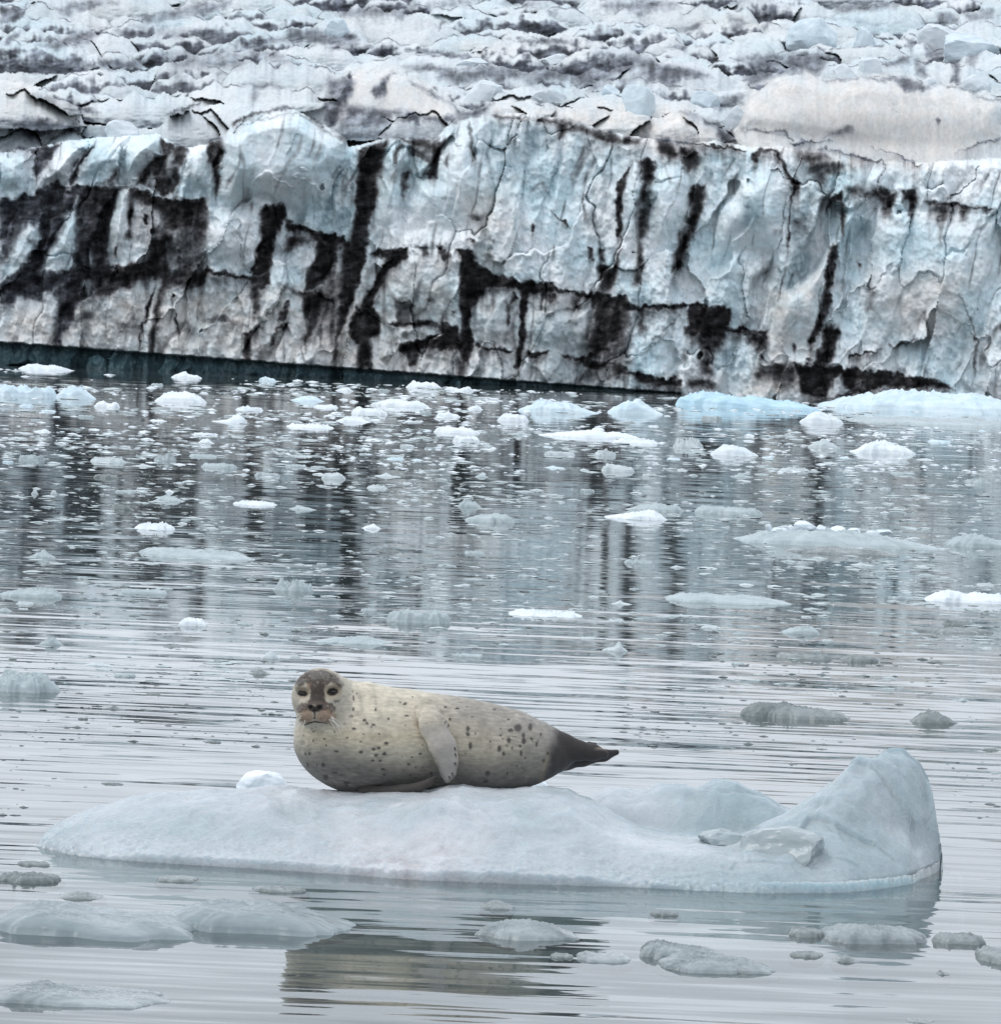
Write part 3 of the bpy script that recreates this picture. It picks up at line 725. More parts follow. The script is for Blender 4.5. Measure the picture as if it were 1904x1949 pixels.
    dirt = np.clip(dirt * (1.02 + 0.8 * rag * (1.25 - dirt)), 0, 1)
    dust = np.clip(0.07 + 0.26 * fbm(U / 90 + 12, V / 60, 4) + 0.22 * streak * (tier == 0), 0, 0.6) * (1 - .55 * slabm)
    Y += np.where(fr0, pm * 7 * sst(0.2, 0.8, dirt), 0)
    # the melt notch at the water line
    nline = 651 + (748.5 - 651) / 1290 * us + 2.2 * fbm(us / 22, us * 0, 4, .6)
    inn = sst(-2.0, 1.5, V - nline[:, None]) * (us[:, None] < 1296)
    Y += inn * 0.7
    # --- colours of ice and dirt, with the slab-edge shade painted in
    white = np.array([0.86, 0.90, 0.92]); blue = np.array([0.62, 0.78, 0.835]); dusty = np.array([0.71, 0.685, 0.65])
    bl = np.clip(0.5 + 1.0 * fbm(U / 110, V / 130, 4) + 0.3 * fbm(U / 18, V / 12, 3), 0, 1) * np.where(tier == 0, 1, 0.55) + 0.35 * np.clip(serac, 0, 1)
    C = white * (1 - bl[..., None]) + blue * bl[..., None]
    C = C * (1 - 0.24 * (tier >= 1) - .09 * np.clip(-serac, 0, 1))[..., None]
    warm = np.clip(warm * (0.9 + 0.7 * fbm(U / 30, V / 30, 3)) + 0.16 * sst(0.05, .4, fbm(U / 140 + 3, V / 80, 3)), 0, 1)
    C = C * (1 - warm[..., None]) + dusty * warm[..., None]
    tl_ = np.clip(teal, 0, 1)[..., None]
    C = C * (1 - tl_) + np.array([0.17, 0.27, 0.31]) * tl_
    slate = np.where((tier >= 1), 1.0, np.clip(sst(240, 60, U) * .5, 0, 1))[..., None]
    dc = np.array([0.020, 0.019, 0.020]) * (1 - slate) + np.array([0.052, 0.057, 0.070]) * slate
    dc = dc * np.exp(1.6 * fbm((.45 * U + V) / 15, (V - .45 * U) / 26, 4, .6) + 1.2 * fbm(U / 26, V / 30 + 7, 4, .6))[..., None]
    C = C * (1 - dust[..., None] * 0.5) + np.array([0.2, 0.19, 0.19]) * dust[..., None] * 0.5
    C = np.exp(np.log(C) * (1 - dirt[..., None]) + np.log(np.clip(dc, .004, 1)) * dirt[..., None])
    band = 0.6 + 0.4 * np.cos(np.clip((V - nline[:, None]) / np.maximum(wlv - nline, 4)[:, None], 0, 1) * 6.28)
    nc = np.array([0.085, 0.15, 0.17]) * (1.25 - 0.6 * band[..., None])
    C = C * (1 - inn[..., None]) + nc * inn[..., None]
    A = np.clip(0.35 * (1 - dirt) + inn, 0, 1)
    C4 = np.concatenate([np.clip(C, 0, 1), A[..., None]], -1)
    # --- carry the ice front on past both sides of the picture (mirrored relief)
    ml = slice(520, 0, -2); mr = slice(nu - 2, nu - 522, -2)
    Ux = np.concatenate([-us[ml], us, 2 * us[-1] - us[mr]])
    Yx = np.concatenate([Y[ml], Y, Y[mr]]); Cx = np.concatenate([C4[ml], C4, C4[mr]])
    Vx = (WLV(Ux)[:, None] + 9) * (1 - s[None]) + top * s[None]
    pts = P(np.repeat(Ux[:, None], nv, 1), Vx, Yx)
    back = pts[:, -1:].copy(); back[..., 1] += 150; back[..., 2] -= 2
    pts = np.concatenate([pts, back], 1); Cx = np.concatenate([Cx, Cx[:, -1:]], 1)
    n, m = pts.shape[:2]
    me = mesh("glacier", pts.reshape(-1, 3), grid_faces(n, m)[:, ::-1], True)
    color(me, Cx.reshape(-1, 4))
    t = NT("glacier_ice")
    at = t.new("VertexColor", layer_name="Col")
    pos = t.new("NewGeometry").outputs["Position"]
    g1 = t.noise(3.2, 5, 0.65, pos, (1, .5, .45))
    g2 = t.noise(9, 3, 0.6, pos, (1, .6, .7))
    k = t.math('ADD', t.rng(g1.outputs["Fac"], .3, .7, .88, 1.08), t.rng(g2.outputs["Fac"], .3, .7, -.09, .09))
    kk = t.new("CombineXYZ")
    for i in range(3): t.link(k, kk.inputs[i])
    t.link(t.mix(1.0, at.outputs["Color"], kk.outputs[0], 'MULTIPLY'), t.b.inputs["Base Color"])
    t.link(t.rng(at.outputs["Alpha"], 0, 1, .8, .25), t.b.inputs["Roughness"])
    t.link(t.rng(at.outputs["Alpha"], 0, .35, .05, .3), t.b.inputs["Specular IOR Level"])
    t.link(t.bump(g1.outputs["Fac"], 0.3, 0.10), t.b.inputs["Normal"])
    o = obj("glacier", me, t.m)
    tag(o, "cracked blue-white glacier front streaked with black rock dirt above the water", kind="structure")
    return us, s, wlv, top, Y


SLABS = [
('A',[(1190,760),(1250,680),(1300,640),(1440,600),(1610,590),(1700,660),(1770,690),(1850,760),(1840,860),(1780,940),(1730,1100),(1700,1220),(1520,1170),(1400,1110),(1170,1130),(1150,1060),(1190,900)],90,22),
('A',[(0,830),(60,800),(190,800),(180,900),(150,1060),(-30,1080),(-30,830)],46,26),
('A',[(190,1000),(250,870),(330,780),(400,740),(480,745),(510,770),(420,880),(370,990),(240,990),(180,1050)],50,26),
('A',[(380,990),(420,890),(500,790),(620,730),(700,720),(650,870),(600,960),(500,1000)],56,26),
('A',[(700,740),(760,720),(840,720),(865,750),(855,830),(760,920),(700,1010),(620,1000),(640,880),(660,790)],66,24),
('A',[(960,1060),(990,880),(1060,780),(1110,790),(1120,900),(1150,1000),(1110,1060)],40,20),
('A',[(430,560),(600,470),(800,460),(840,510),(800,570),(600,610)],50,14),
('A',[(530,750),(590,650),(690,640),(760,690),(640,730)],34,10),
('D',[(0,500),(90,310),(150,245),(215,260),(160,430),(110,510),(0,550)],30,18),
('D',[(415,110),(410,480),(310,510),(200,500),(340,230)],36,22),
('D',[(620,60),(700,60),(690,280),(680,470),(600,480),(565,400),(600,170)],40,18),
('D',[(1110,160),(1390,150),(1380,330),(1350,520),(1110,480)],30,24),
('B',[(360,770),(400,800),(440,760),(450,860),(400,1060),(370,1300),(215,1330),(300,950),(310,850)],50,18),
('B',[(590,960),(610,800),(700,650),(850,620),(890,640),(880,780),(850,830),(890,1000),(820,1300),(380,1300),(420,1100),(480,950)],46,26),
('B',[(1030,640),(1080,630),(1060,800),(1010,900),(1000,880),(1020,720)],38,8),
('B',[(1660,870),(1720,1000),(1700,1100),(1680,1428),(1600,1428),(1590,1010)],40,14),
('C',[(150,880),(230,920),(245,980),(220,1140),(160,1310),(100,1428),(0,1428),(20,1000),(90,900)],48,20),
('C',[(640,870),(700,860),(760,960),(785,1000),(740,1200),(770,1400),(300,1428),(400,1100),(560,930)],60,24),
('C',[(1080,860),(1150,855),(1290,910),(1300,1000),(1240,1110),(1130,1270),(1060,1428),(900,1428),(1060,1050)],44,22),
('C',[(500,600),(560,470),(700,410),(850,390),(1000,440),(1160,415),(1300,420),(1700,480),(1904,540),(1904,740),(1650,825),(1300,810),(850,745),(500,690)],26,20),
('F',[(640,950),(700,680),(740,620),(900,480),(1000,330),(1050,340),(960,620),(910,990),(700,990)],50,18),
('F',[(1150,200),(1220,170),(1904,200),(1904,850),(1640,860),(1480,860),(1090,950),(1100,800),(1200,400)],34,30),
('E',[(450,380),(690,390),(715,600),(715,780),(350,770),(260,740),(330,500)],26,16),
('E',[(790,720),(860,610),(1000,610),(980,780),(1030,880),(1010,930),(790,890)],22,14),
('E',[(1090,720),(1410,700),(1390,900),(1360,960),(1090,920),(1060,800)],22,14),
]
GL = build_glacier()


def glacier_depth(u, v):
    us, s, wlv, top, Y = GL
    i = int(np.clip(np.searchsorted(us, u), 0, len(us) - 1))
    w = wlv[i] + 9
    j = int(np.clip(round((w - v) / (w - top) * (len(s) - 1)), 0, len(s) - 1))
    return Y[i, j]

# ----------------------------------------------------------------- floating ice
def ice_material(name, base, alt, rough=0.4, sss=0.0, spec=0.4, grain=60.0, gbump=0.35, gdist=0.006, wet=0.12, trans=0.0):
    t = NT(name)
    pos = t.new("NewGeometry").outputs["Position"]
    a = t.noise(2.4, 4, 0.6, pos, (1, 1, 1.6)); b = t.noise(grain, 3, 0.6, pos)
    f = t.rng(t.math('ADD', t.math('MULTIPLY', a.outputs["Fac"], 0.8), t.math('MULTIPLY', b.outputs["Fac"], 0.2)), 0.36, 0.66, 0, 1)
    t.link(t.mix(f, base, alt), t.b.inputs["Base Color"])
    rr = t.math('SUBTRACT', rough, t.rng(b.outputs["Fac"], 0.45, 0.7, 0, wet))
    t.link(rr, t.b.inputs["Roughness"])
    t.b.inputs["Specular IOR Level"].default_value = spec
    t.b.inputs["IOR"].default_value = 1.31
    t.b.inputs['Transmission Weight'].default_value = trans
    if sss:
        t.b.inputs["Subsurface Weight"].default_value = sss
        t.b.inputs["Subsurface Radius"].default_value = (0.5, 0.8, 1.0)
        t.b.inputs["Subsurface Scale"].default_value = 0.08
    t.link(t.bump(b.outputs["Fac"], gbump, gdist, t.bump(a.outputs["Fac"], 0.3, 0.03)), t.b.inputs["Normal"])
    return t.m


ICE = {
    'white': ice_material("snowy_ice", (0.80, 0.86, 0.89), (0.70, 0.78, 0.83), 0.5, grain=9, gdist=0.02),
    'blue': ice_material("pale_blue_ice", (0.70, 0.81, 0.86), (0.56, 0.71, 0.79), 0.42, grain=9, gdist=0.02),
    'deepblue': ice_material("glacier_blue_ice", (0.58, 0.77, 0.86), (0.43, 0.66, 0.79), 0.4, grain=9, gdist=0.02),
    'grey': ice_material("melting_grey_ice", (0.52, 0.60, 0.62), (0.40, 0.475, 0.495), 0.35, grain=12, gdist=0.015, trans=.1),
    'frost': ice_material("frosted_ice", (0.62, 0.685, 0.705), (0.46, 0.53, 0.55), 0.4, grain=12, gdist=0.015),
    'slush': ice_material("slush_ice", (0.50, 0.57, 0.58), (0.33, 0.40, 0.41), 0.3, grain=9, gdist=0.015),
    'neargrey': ice_material("smooth_grey_ice", (0.265, 0.315, 0.33), (0.20, 0.245, 0.26), 0.25, grain=40, gbump=.25, gdist=0.004),
    'glass': ice_material("glassy_grey_ice", (0.44, 0.49, 0.50), (0.17, 0.21, 0.22), 0.2, grain=34, gbump=.3, gdist=0.006, trans=.2),
    'clear': ice_material("wet_clear_ice", (0.42, 0.47, 0.475), (0.17, 0.21, 0.21), 0.2, spec=0.5, grain=30, gbump=0.5, gdist=0.01, trans=.3),
}
ROUGH = {'white': 'white', 'frost': 'white', 'blue': 'pale blue', 'deepblue': 'pale blue', 'grey': 'grey', 'neargrey': 'grey', 'glass': 'grey', 'clear': 'grey-green'}


def floe_mesh(w, d, h, shape, seed, prof=None, na=56, nr=16, skirt=None, rug=1.0):
    """lens of ice floating at z=0: w wide, d deep, h high; returns verts, faces"""
    rs = np.random.RandomState(seed)
    th = np.linspace(0, 2 * np.pi, na, endpoint=False)
    o = rs.rand(6) * 60
    rad = 1 + 0.3 * fbm(np.cos(th) * 1.5 + o[0], np.sin(th) * 1.5 + o[1], 3) + 0.16 * rug ** 2 * fbm(np.cos(th) * 5 + o[2], np.sin(th) * 5, 3)
    ex = 0.75
    cx = np.sign(np.cos(th)) * np.abs(np.cos(th)) ** ex; cy = np.sign(np.sin(th)) * np.abs(np.sin(th)) ** ex
    cx *= rad; cy *= rad
    cx = 2 * (cx - cx.min()) / np.ptp(cx) - 1
    r = np.linspace(0, 1, nr) ** 0.8
    X = r[:, None] * cx[None]; Yy = r[:, None] * cy[None]
    R1 = np.repeat(r[:, None], na, 1)
    asp = max(w, 1e-3) / max(h, 1e-3)
    f = 3.2 if asp < 6 else 5
    n1 = fbm(X * f * .5 + o[3], Yy * f * .4 + o[4], 3); n2_ = fbm(X * f * 1.7 + o[5], Yy * f * 1.2, 3)
    w1, w2, wc, _, _ = worley(X * f * .9 + o[1], Yy * f * .6 + o[2], seed % 97)
    rugg = 0.34 * (wc[..., 0] - .5) * np.clip((w2 - w1) / .25, 0, 1) + 0.22 * fbm(X * f * 4 + o[0], Yy * f * 3, 2)
    rugg = rugg * rug; n2_ = n2_ * rug; n1 = n1 * (0.5 + 0.5 * rug)
    if prof is not None:
        pr = np.interp(X, np.linspace(-1, 1, len(prof)), prof)
        z = pr * np.clip((1 - R1 ** 2.2) * 1.6, 0, 1) ** 0.5 * (1 + 0.30 * n2_ + 0.25 * n1 + rugg)
    elif shape == 'dome':
        pk = rs.uniform(-.35, .35)
        z = np.clip(1 - np.abs(X - pk * (1 - np.abs(X))) ** 1.7, 0, 1) * (1 - R1 ** 3) ** .6 * (1 + .6 * n1 + .35 * n2_ + rugg)
    elif shape == 'slab':
        z = np.clip((1 - R1) * 7, 0, 1) ** .5 * (0.8 + 0.6 * n1 + 0.3 * n2_ + rugg)
    elif shape == 'rough':
        z = np.clip((1 - R1) * 4, 0, 1) ** .6 * (0.5 + 0.7 * n1 + 1.1 * np.abs(n2_) + 2 * rugg)
    elif shape == 'peak':
        pk = rs.uniform(-.4, .4)
        z = (np.exp(-((X - pk) / .3) ** 2 * 1.2) * .85 + .32) * (1 - R1 ** 3) ** .6 * (1 + .4 * n1 + .4 * n2_ + rugg)
    else:
        z = (1 - R1 ** 2) * (1 + .3 * n1)
    zt = np.clip(z, 0, None)
    q = zt.max(0 if zt.ndim == 1 else None)
    zt = zt / max(q, 1e-6) * h
    zt[-1] = 0.0
    zt[:-1] += 0.02 * h
    sk = max(0.03, 0.25 * h) if skirt is None else skirt
    rows = [np.stack([X * w / 2, Yy * d / 2, zt], -1)]
    for gx, gz in ((1.02, -.12), (1.10, -.4), (1.14, -.9), (.9, -1.6)):      # the part under water, a little wider
        rows.append(np.stack([cx * w / 2 * gx, cy * d / 2 * gx, np.full(na, gz * sk)], -1)[None])
    v = np.concatenate(rows, 0)
    n = v.shape[0]
    i = np.arange(n * na).reshape(n, na)
    j = np.roll(i, -1, 1)
    fcs = np.stack([i[:-1], i[1:], j[1:], j[:-1]], -1).reshape(-1, 4)
    return v.reshape(-1, 3), fcs


TAKEN = []          # (u0, u1, v) of what floats where, so that nothing overlaps


def floe(name, u0, u1, vt, vb, mat, shape, label, cat, group=None, depth=None, prof=None, seed=None, parent=None, rug=1.0):
    uc = (u0 + u1) / 2
    if mat == 'white' and vb > 850 and u1 - u0 < 75 and 'bright' not in label: mat = 'frost'
    seed = seed if seed is not None else int(uc * 7 + vb * 13) % 99991
    f = W(uc, vb)
    dist = f[1]
    pm = dist / FPX
    w = (u1 - u0) * pm
    if depth is None:
        depth = min(0.7 * w, 0.35 * w + 0.5) if w < 3 else min(0.4 * w, 3.0)
    seen = depth * H / (dist + depth) * 0.45        # what the top's own depth adds to its height in view
    h = max((vb - vt) * pm - seen * (1.7 if dist < 24.5 else 1), 0.25 * (vb - vt) * pm) * (.7 if dist < 24.5 else .85)
    big = (u1 - u0) > 110
    v, fc = floe_mesh(w, depth, h, shape, seed, prof, 150 if big else 64, 34 if big else 18, None, rug)
    me = mesh(name, v, fc)
    if big:
        pass
    c = W(uc, vb - 0.0)
    o = obj(name, me, ICE[mat], parent, (c[0], c[1] + depth / 2, 0))
    o.rotation_euler.z = random.Random(seed).uniform(-.06, .06)
    tag(o, label, cat, group)
    TAKEN.append((u0, u1, vt, vb))
    return o


ZF = {1: (0, 676.6, .3346), 2: (637.1, 676.6, .3346), 3: (1266.9, 676.6, .3346), 4: (0, 1043, .3346), 5: (1266.9, 1043, .3346), 6: (0, 1409.5, .5034), 7: (945.5, 1409.5, .5034), 0: (0, 0, 1)}

# landmark ice: (tile, x0, x1, top, base, material, shape, profile, short name, label)
LAND = [
 (1, 95, 415, 42, 82, 'white', 'long', [.3, .7, 1, .8, .75, .8, .6, .35, .15], "low white floe under the ice-front notch", "low white floe with a pinkish crest just under the notch of the ice front"),
 (1, -60, 315, 150, 232, 'blue', 'slab', None, "blue slab at the picture's edge", "long pale blue slab cut off by the picture's left edge near the notch"),
 (1, 310, 540, 155, 245, 'blue', 'peak', [.5, .7, .75, .9, 1, .85, .6, .4, .2], "faceted blue lump", "faceted pale blue lump touching the end of the long blue slab"),
 (1, 870, 1172, 190, 265, 'white', 'dome', [.2, .6, .9, 1, .98, .9, .8, .65, .3], "smooth humped floe", "smooth humped white floe, broadest in front of the notch on the left"),
 (1, 528, 678, 250, 293, 'white', 'rough', [.3, .9, 1, .6, .5, .9, .8], "two-knobbed white floe", "small white floe with two knobs behind the faceted lump"),
 (1, 968, 1145, 84, 128, 'white', 'peak', [.3, .6, .7, 1, .6, .5, .6, .3], "floe with a central nub", "low white floe with a small central nub right under the notch"),
 (1, 1470, 1575, 115, 147, 'blue', 'slab', [.9, 1, .8, .6, .3], "little blue wedge", "little blue-white wedge against the dark notch"),
 (1, 1645, 1845, 222, 258, 'blue', 'dome', None, "pale blue lens", "thin pale blue lens of ice in the loose white pack"),
 (1, 1335, 1495, 278, 313, 'white', 'rough', None, "knobbly flat floe", "knobbly flat white floe with upturned ends"),
 (1, 1195, 1402, 325, 380, 'white', 'dome', [.05, .1, .15, .2, .5, .9, 1, .95, .6], "hump with a long tail", "white rounded hump with a long thin tail on its left"),
 (1, 1622, 1895, 375, 412, 'white', 'rough', None, "long crusted floe", "long crusted white floe with a shelf below it"),
 (1, 1120, 1218, 465, 500, 'white', 'dome', None, "small crusted dome", "small white crusted dome on dark reflections"),
 (1, 100, 248, 555, 600, 'grey', 'slab', None, "square grey slab", "square-edged grey slab low in the water near the left edge"),
 (1, 505, 715, 565, 608, 'white', 'rough', None, "ragged white floe", "ragged white-topped floe beside the square grey slab"),
 (1, 870, 1000, 540, 600, 'grey', 'rough', None, "grey block", "blocky grey melting lump standing highest in its stretch of brash"),
 (1, 1135, 1345, 602, 640, 'grey', 'slab', None, "flat grey-white slab", "flat grey-white slab with a rounded left end"),
 (1, 175, 217, 752, 788, 'white', 'dome', None, "first ice ball", "round white ice ball, the left one of a pair"),
 (1, 285, 325, 755, 790, 'white', 'dome', None, "second ice ball", "round white ice ball, the right one of a pair"),
 (1, 935, 990, 758, 780, 'white', 'dome', None, "white ice egg", "bright white egg-shaped ice piece behind a grey mound"),
 (1, 870, 1050, 785, 830, 'grey', 'dome', None, "grey mound below the egg", "low grey mound right below the bright ice egg"),
 (1, 750, 990, 935, 992, 'white', 'rough', None, "serrated white floe", "white floe with a serrated crest on dark reflections"),
 (1, 1320, 1570, 815, 852, 'white', 'rough', None, "bubbly long floe", "long bubbly white-grey floe, half awash"),
 (1, 1825, 1965, 655, 702, 'white', 'rough', [.5, 1, .8, 1, .9, .4], "cluster of white knobs", "small cluster of white knobs above a dark streak"),
 (1, 158, 312, 1095, 1150, 'grey', 'dome', None, "pinkish grey lump", "pinkish grey rounded lump among green brash at the left"),
 (1, 750, 1450, 1092, 1155, 'grey', 'slab', [.7, .9, .8, .75, .8, .7, .6, .75, .8, .7, .5, .4, .2], "long translucent raft", "very long translucent grey raft lying flat, widest on the left half"),
 (2, 400, 612, 137, 185, 'white', 'rough', [.3, .8, 1, .9, .7, 1, .8, .9, .6, .2], "bumpy white floe", "bumpy white floe in front of the notch's middle"),
 (2, 622, 790, 170, 200, 'white', 'rough', [.7, .8, .5, .3, .6, 1, .3], "saddle-shaped floe", "small white saddle-shaped floe beside the bumpy one"),
 (2, 205, 535, 235, 290, 'white', 'long', [.4, .6, .7, 1, .9, .7, .65, .7, .6, .5], "flat floe with one cap", "long flat blue-white floe with one small cap on top"),
 (2, 748, 845, 280, 308, 'white', 'dome', None, "little white pillow", "little white pillow of ice in open grey water"),
 (2, 1040, 1505, 232, 325, 'blue', 'peak', [.3, .5, .65, 1, .85, .8, .85, .8, .55, .4, .25, .1], "twin-peaked blue floe", "large pale blue floe with a peak at one end and a grey flank"),
 (2, 1548, 1870, 228, 332, 'blue', 'peak', [.3, .5, .7, .9, 1, .9, .6, .3, .15], "pointed blue dome", "pointed pale blue dome, tallest floe left of the long blue berg"),
 (2, 88, 300, 285, 335, 'white', 'slab', [1, .9, .8, .85, .8, .7, .5], "blunt white block", "blunt white block sloping down to the right"),
 (2, 0, 205, 338, 378, 'white', 'dome', None, "half-round grey-white floe", "half-round grey-white floe on a black reflection"),
 (2, 572, 715, 308, 350, 'white', 'peak', [.5, .7, .6, 1, .6, .5, .3], "floe with a tilted horn", "small white floe with a tilted horn"),
 (2, 920, 1105, 318, 372, 'white', 'dome', [.4, .9, 1, .95, .9, .85, .8, .7], "dome with a square knob", "smooth white dome with a square knob standing on its right end"),
 (2, 560, 825, 395, 442, 'white', 'long', [.6, 1, .9, .8, .75, .8, .7, .6, .4], "wavy flat floe", "wavy flat white floe above a shorter one"),
 (2, 668, 825, 448, 492, 'white', 'slab', None, "short white floe below it", "short white floe right below the wavy flat one"),
 (2, 1155, 1745, 410, 468, 'white', 'rough', [.2, .3, .5, .6, .7, 1, .6, .8, .7, .5], "long white chain", "long chain of white ice with one ball standing up on it"),
 (2, 1580, 1845, 460, 500, 'white', 'rough', None, "ragged tail of the chain", "ragged white floe tucked under the right end of the long chain"),
 (2, 1475, 1600, 515, 572, 'white', 'rough', None, "crumbly white heap", "crumbly white heap between the chain and the flat slab"),
 (2, 1515, 1705, 608, 660, 'white', 'slab', [.8, 1, .95, .8, .75, .7, .75], "clean flat slab", "clean flat white slab floating alone on a dark streak"),
 (2, 1530, 1895, 862, 932, 'white', 'peak', [.3, .25, .4, .55, .7, .85, 1, .8, .35], "white wedge", "white wedge rising to the right in mid water"),
 (2, 1650, 1990, 820, 888, 'grey', 'peak', [.1, .3, .6, .8, .9, .85, .7, .9, .4], "grey wedge behind it", "grey translucent wedge directly behind the white wedge"),
 (2, 690, 835, 805, 862, 'grey', 'dome', None, "grey dome", "grey translucent dome at the head of a dark streak"),
 (2, 735, 1025, 885, 948, 'grey', 'slab', [.4, .6, .9, .95, 1, 1, .9], "thick grey slab", "thick grey-white slab with a blunt right end"),
 (2, 150, 262, 950, 986, 'white', 'dome', None, "lone white pat", "lone bright white pat of ice in streaky water"),
 (3, 58, 890, 188, 300, 'deepblue', 'long', [.95, 1, .98, .9, .75, .65, .6, .62, .55, .45, .5, .45, .35, .3], "long blue berg", "long low bright blue berg at the foot of the ice front"),
 (3, 760, 1015, 305, 385, 'white', 'rough', [.3, .5, .8, 1, .9, .75, .7, .6, .3], "floe with a dark seam", "white floe with a dark seam across its right shoulder"),
 (3, 808, 995, 462, 528, 'white', 'peak', [.3, .5, .8, 1, .9, .6, .4, .2], "rough little peak", "rough little white peak on the right side of the lagoon"),
 (3, 1050, 1430, 465, 558, 'white', 'dome', [.15, .3, .7, 1, .98, .85, .6, .5, .4], "broad double dome", "broad smooth white floe with a lower step in front"),
 (3, 255, 530, 498, 570, 'white', 'dome', [.4, .7, 1, .85, .7, .5, .3], "sloping white mound", "sloping white mound among scattered scraps"),
 (3, 38, 215, 450, 525, 'white', 'rough', None, "clump of white nuggets", "clump of white nuggets beside the sloping mound"),
 (3, 165, 560, 850, 905, 'grey', 'slab', None, "faint grey raft", "faint flat grey raft barely above the water"),
 (3, 390, 1590, 972, 1090, 'grey', 'long', [.15, .4, .65, .8, .9, .95, .95, 1, .95, .9, .9, .8, .75, .7, .6, .5, .4, .3, .15], "great grey floe", "great long grey floe carrying a row of white lumps"),
 (3, 1590, 2010, 995, 1092, 'grey', 'dome', [.3, .7, .95, 1, .85, .6, .5, .5], "grey dome at the picture's edge", "grey dome next to the great floe, running out of the picture"),
 (3, 680, 1340, 1078, 1135, 'clear', 'slab', [.3, .5, .7, .5, .9, 1, .8, .6, .9, .7, .6, .5], "dark glassy sheet", "dark glassy sheet of ice lying in front of the great grey floe"),
 (4, 1550, 1780, 158, 245, 'grey', 'rough', None, "white-flecked grey floe", "grey floe flecked with white on top, below the translucent raft"),
 (4, 680, 950, 228, 262, 'grey', 'slab', None, "white-rimmed flat floe", "thin grey floe with a bright rim, above the white-crowned lump"),
 (4, -20, 345, 212, 280, 'grey', 'rough', [.5, .6, .7, .8, .9, 1, .5], "grey floe with a crumbled end", "grey floe at the left edge with a crumbled white end"),
 (4, 1010, 1180, 385, 445, 'white', 'peak', [.5, 1, .9, .8, .8, .4], "white-crowned lump", "small lump with a bright white crown over a black reflection"),
 (4, 220, 360, 495, 552, 'grey', 'dome', None, "glassy grey knob", "glassy grey knob of ice on the black reflection at left"),
 (4, -60, 330, 668, 822, 'grey', 'rough', [.7, .9, 1, .8, .75, .9, .8, .6, .4], "crusty heap at the edge", "large crusty white-grey heap at the left edge, where dark water turns bright"),
 (4, 1480, 1590, 575, 630, 'white', 'dome', None, "smooth white button", "smooth white button of ice above and left of the seal's head"),
 (5, 0, 730, 252, 318, 'grey', 'slab', [.7, .9, 1, .9, .85, .75, .6, .8, .7, .55, .4, .3], "long grey bar", "long grey bar of ice with a sparkling right end"),
 (5, 1480, 2010, 232, 315, 'white', 'rough', [.3, .7, 1, .8, .6, .8, .75, .8, .6], "white floe at the picture's edge", "white floe at the right edge with a crusty top behind a smooth face"),
 (5, 660, 880, 430, 492, 'grey', 'dome', [.3, .6, .8, 1, .9, .5], "dull grey hump", "dull grey hump with a white speck on its left end"),
 (5, 635, 950, 588, 635, 'clear', 'slab', None, "first green patch", "flat grey-green patch of clear ice, the longer of two side by side"),
 (5, 995, 1220, 605, 648, 'clear', 'slab', None, "second green patch", "flat grey-green patch of clear ice, the shorter of two side by side"),
 (5, 425, 1065, 868, 975, 'clear', 'rough', [.6, .8, .7, .6, .7, .6, .5, .5, .4, .4, .2], "glassy raft behind the seal", "long glassy grey-green raft tapering right, behind the seal's tail"),
 (5, 1385, 1675, 905, 998, 'clear', 'dome', None, "oval glassy floe", "oval glassy grey floe with a sparkling top, right of the long glassy raft"),
 (5, 1420, 1880, 452, 485, 'clear', 'slab', None, "thin green strip", "thin grey-green strip of melting ice near the right edge"),
 (0, 1145, 1195, 1217, 1240, 'white', 'peak', None, "tiny white pyramid", "tiny white pyramid of ice with its reflection, above the seal's hips"),
 (0, 735, 858, 1153, 1186, 'grey', 'slab', None, "frosted grey block", "frosted grey block with a sparkling right end, mid lagoon"),
 (0, 966, 1110, 1158, 1174, 'white', 'rough', None, "white frosty bar", "thin white frosty bar on calm grey water"),
 (0, 598, 748, 1208, 1226, 'grey', 'dome', None, "smooth grey raft", "smooth low grey raft above the seal's neck"),
]
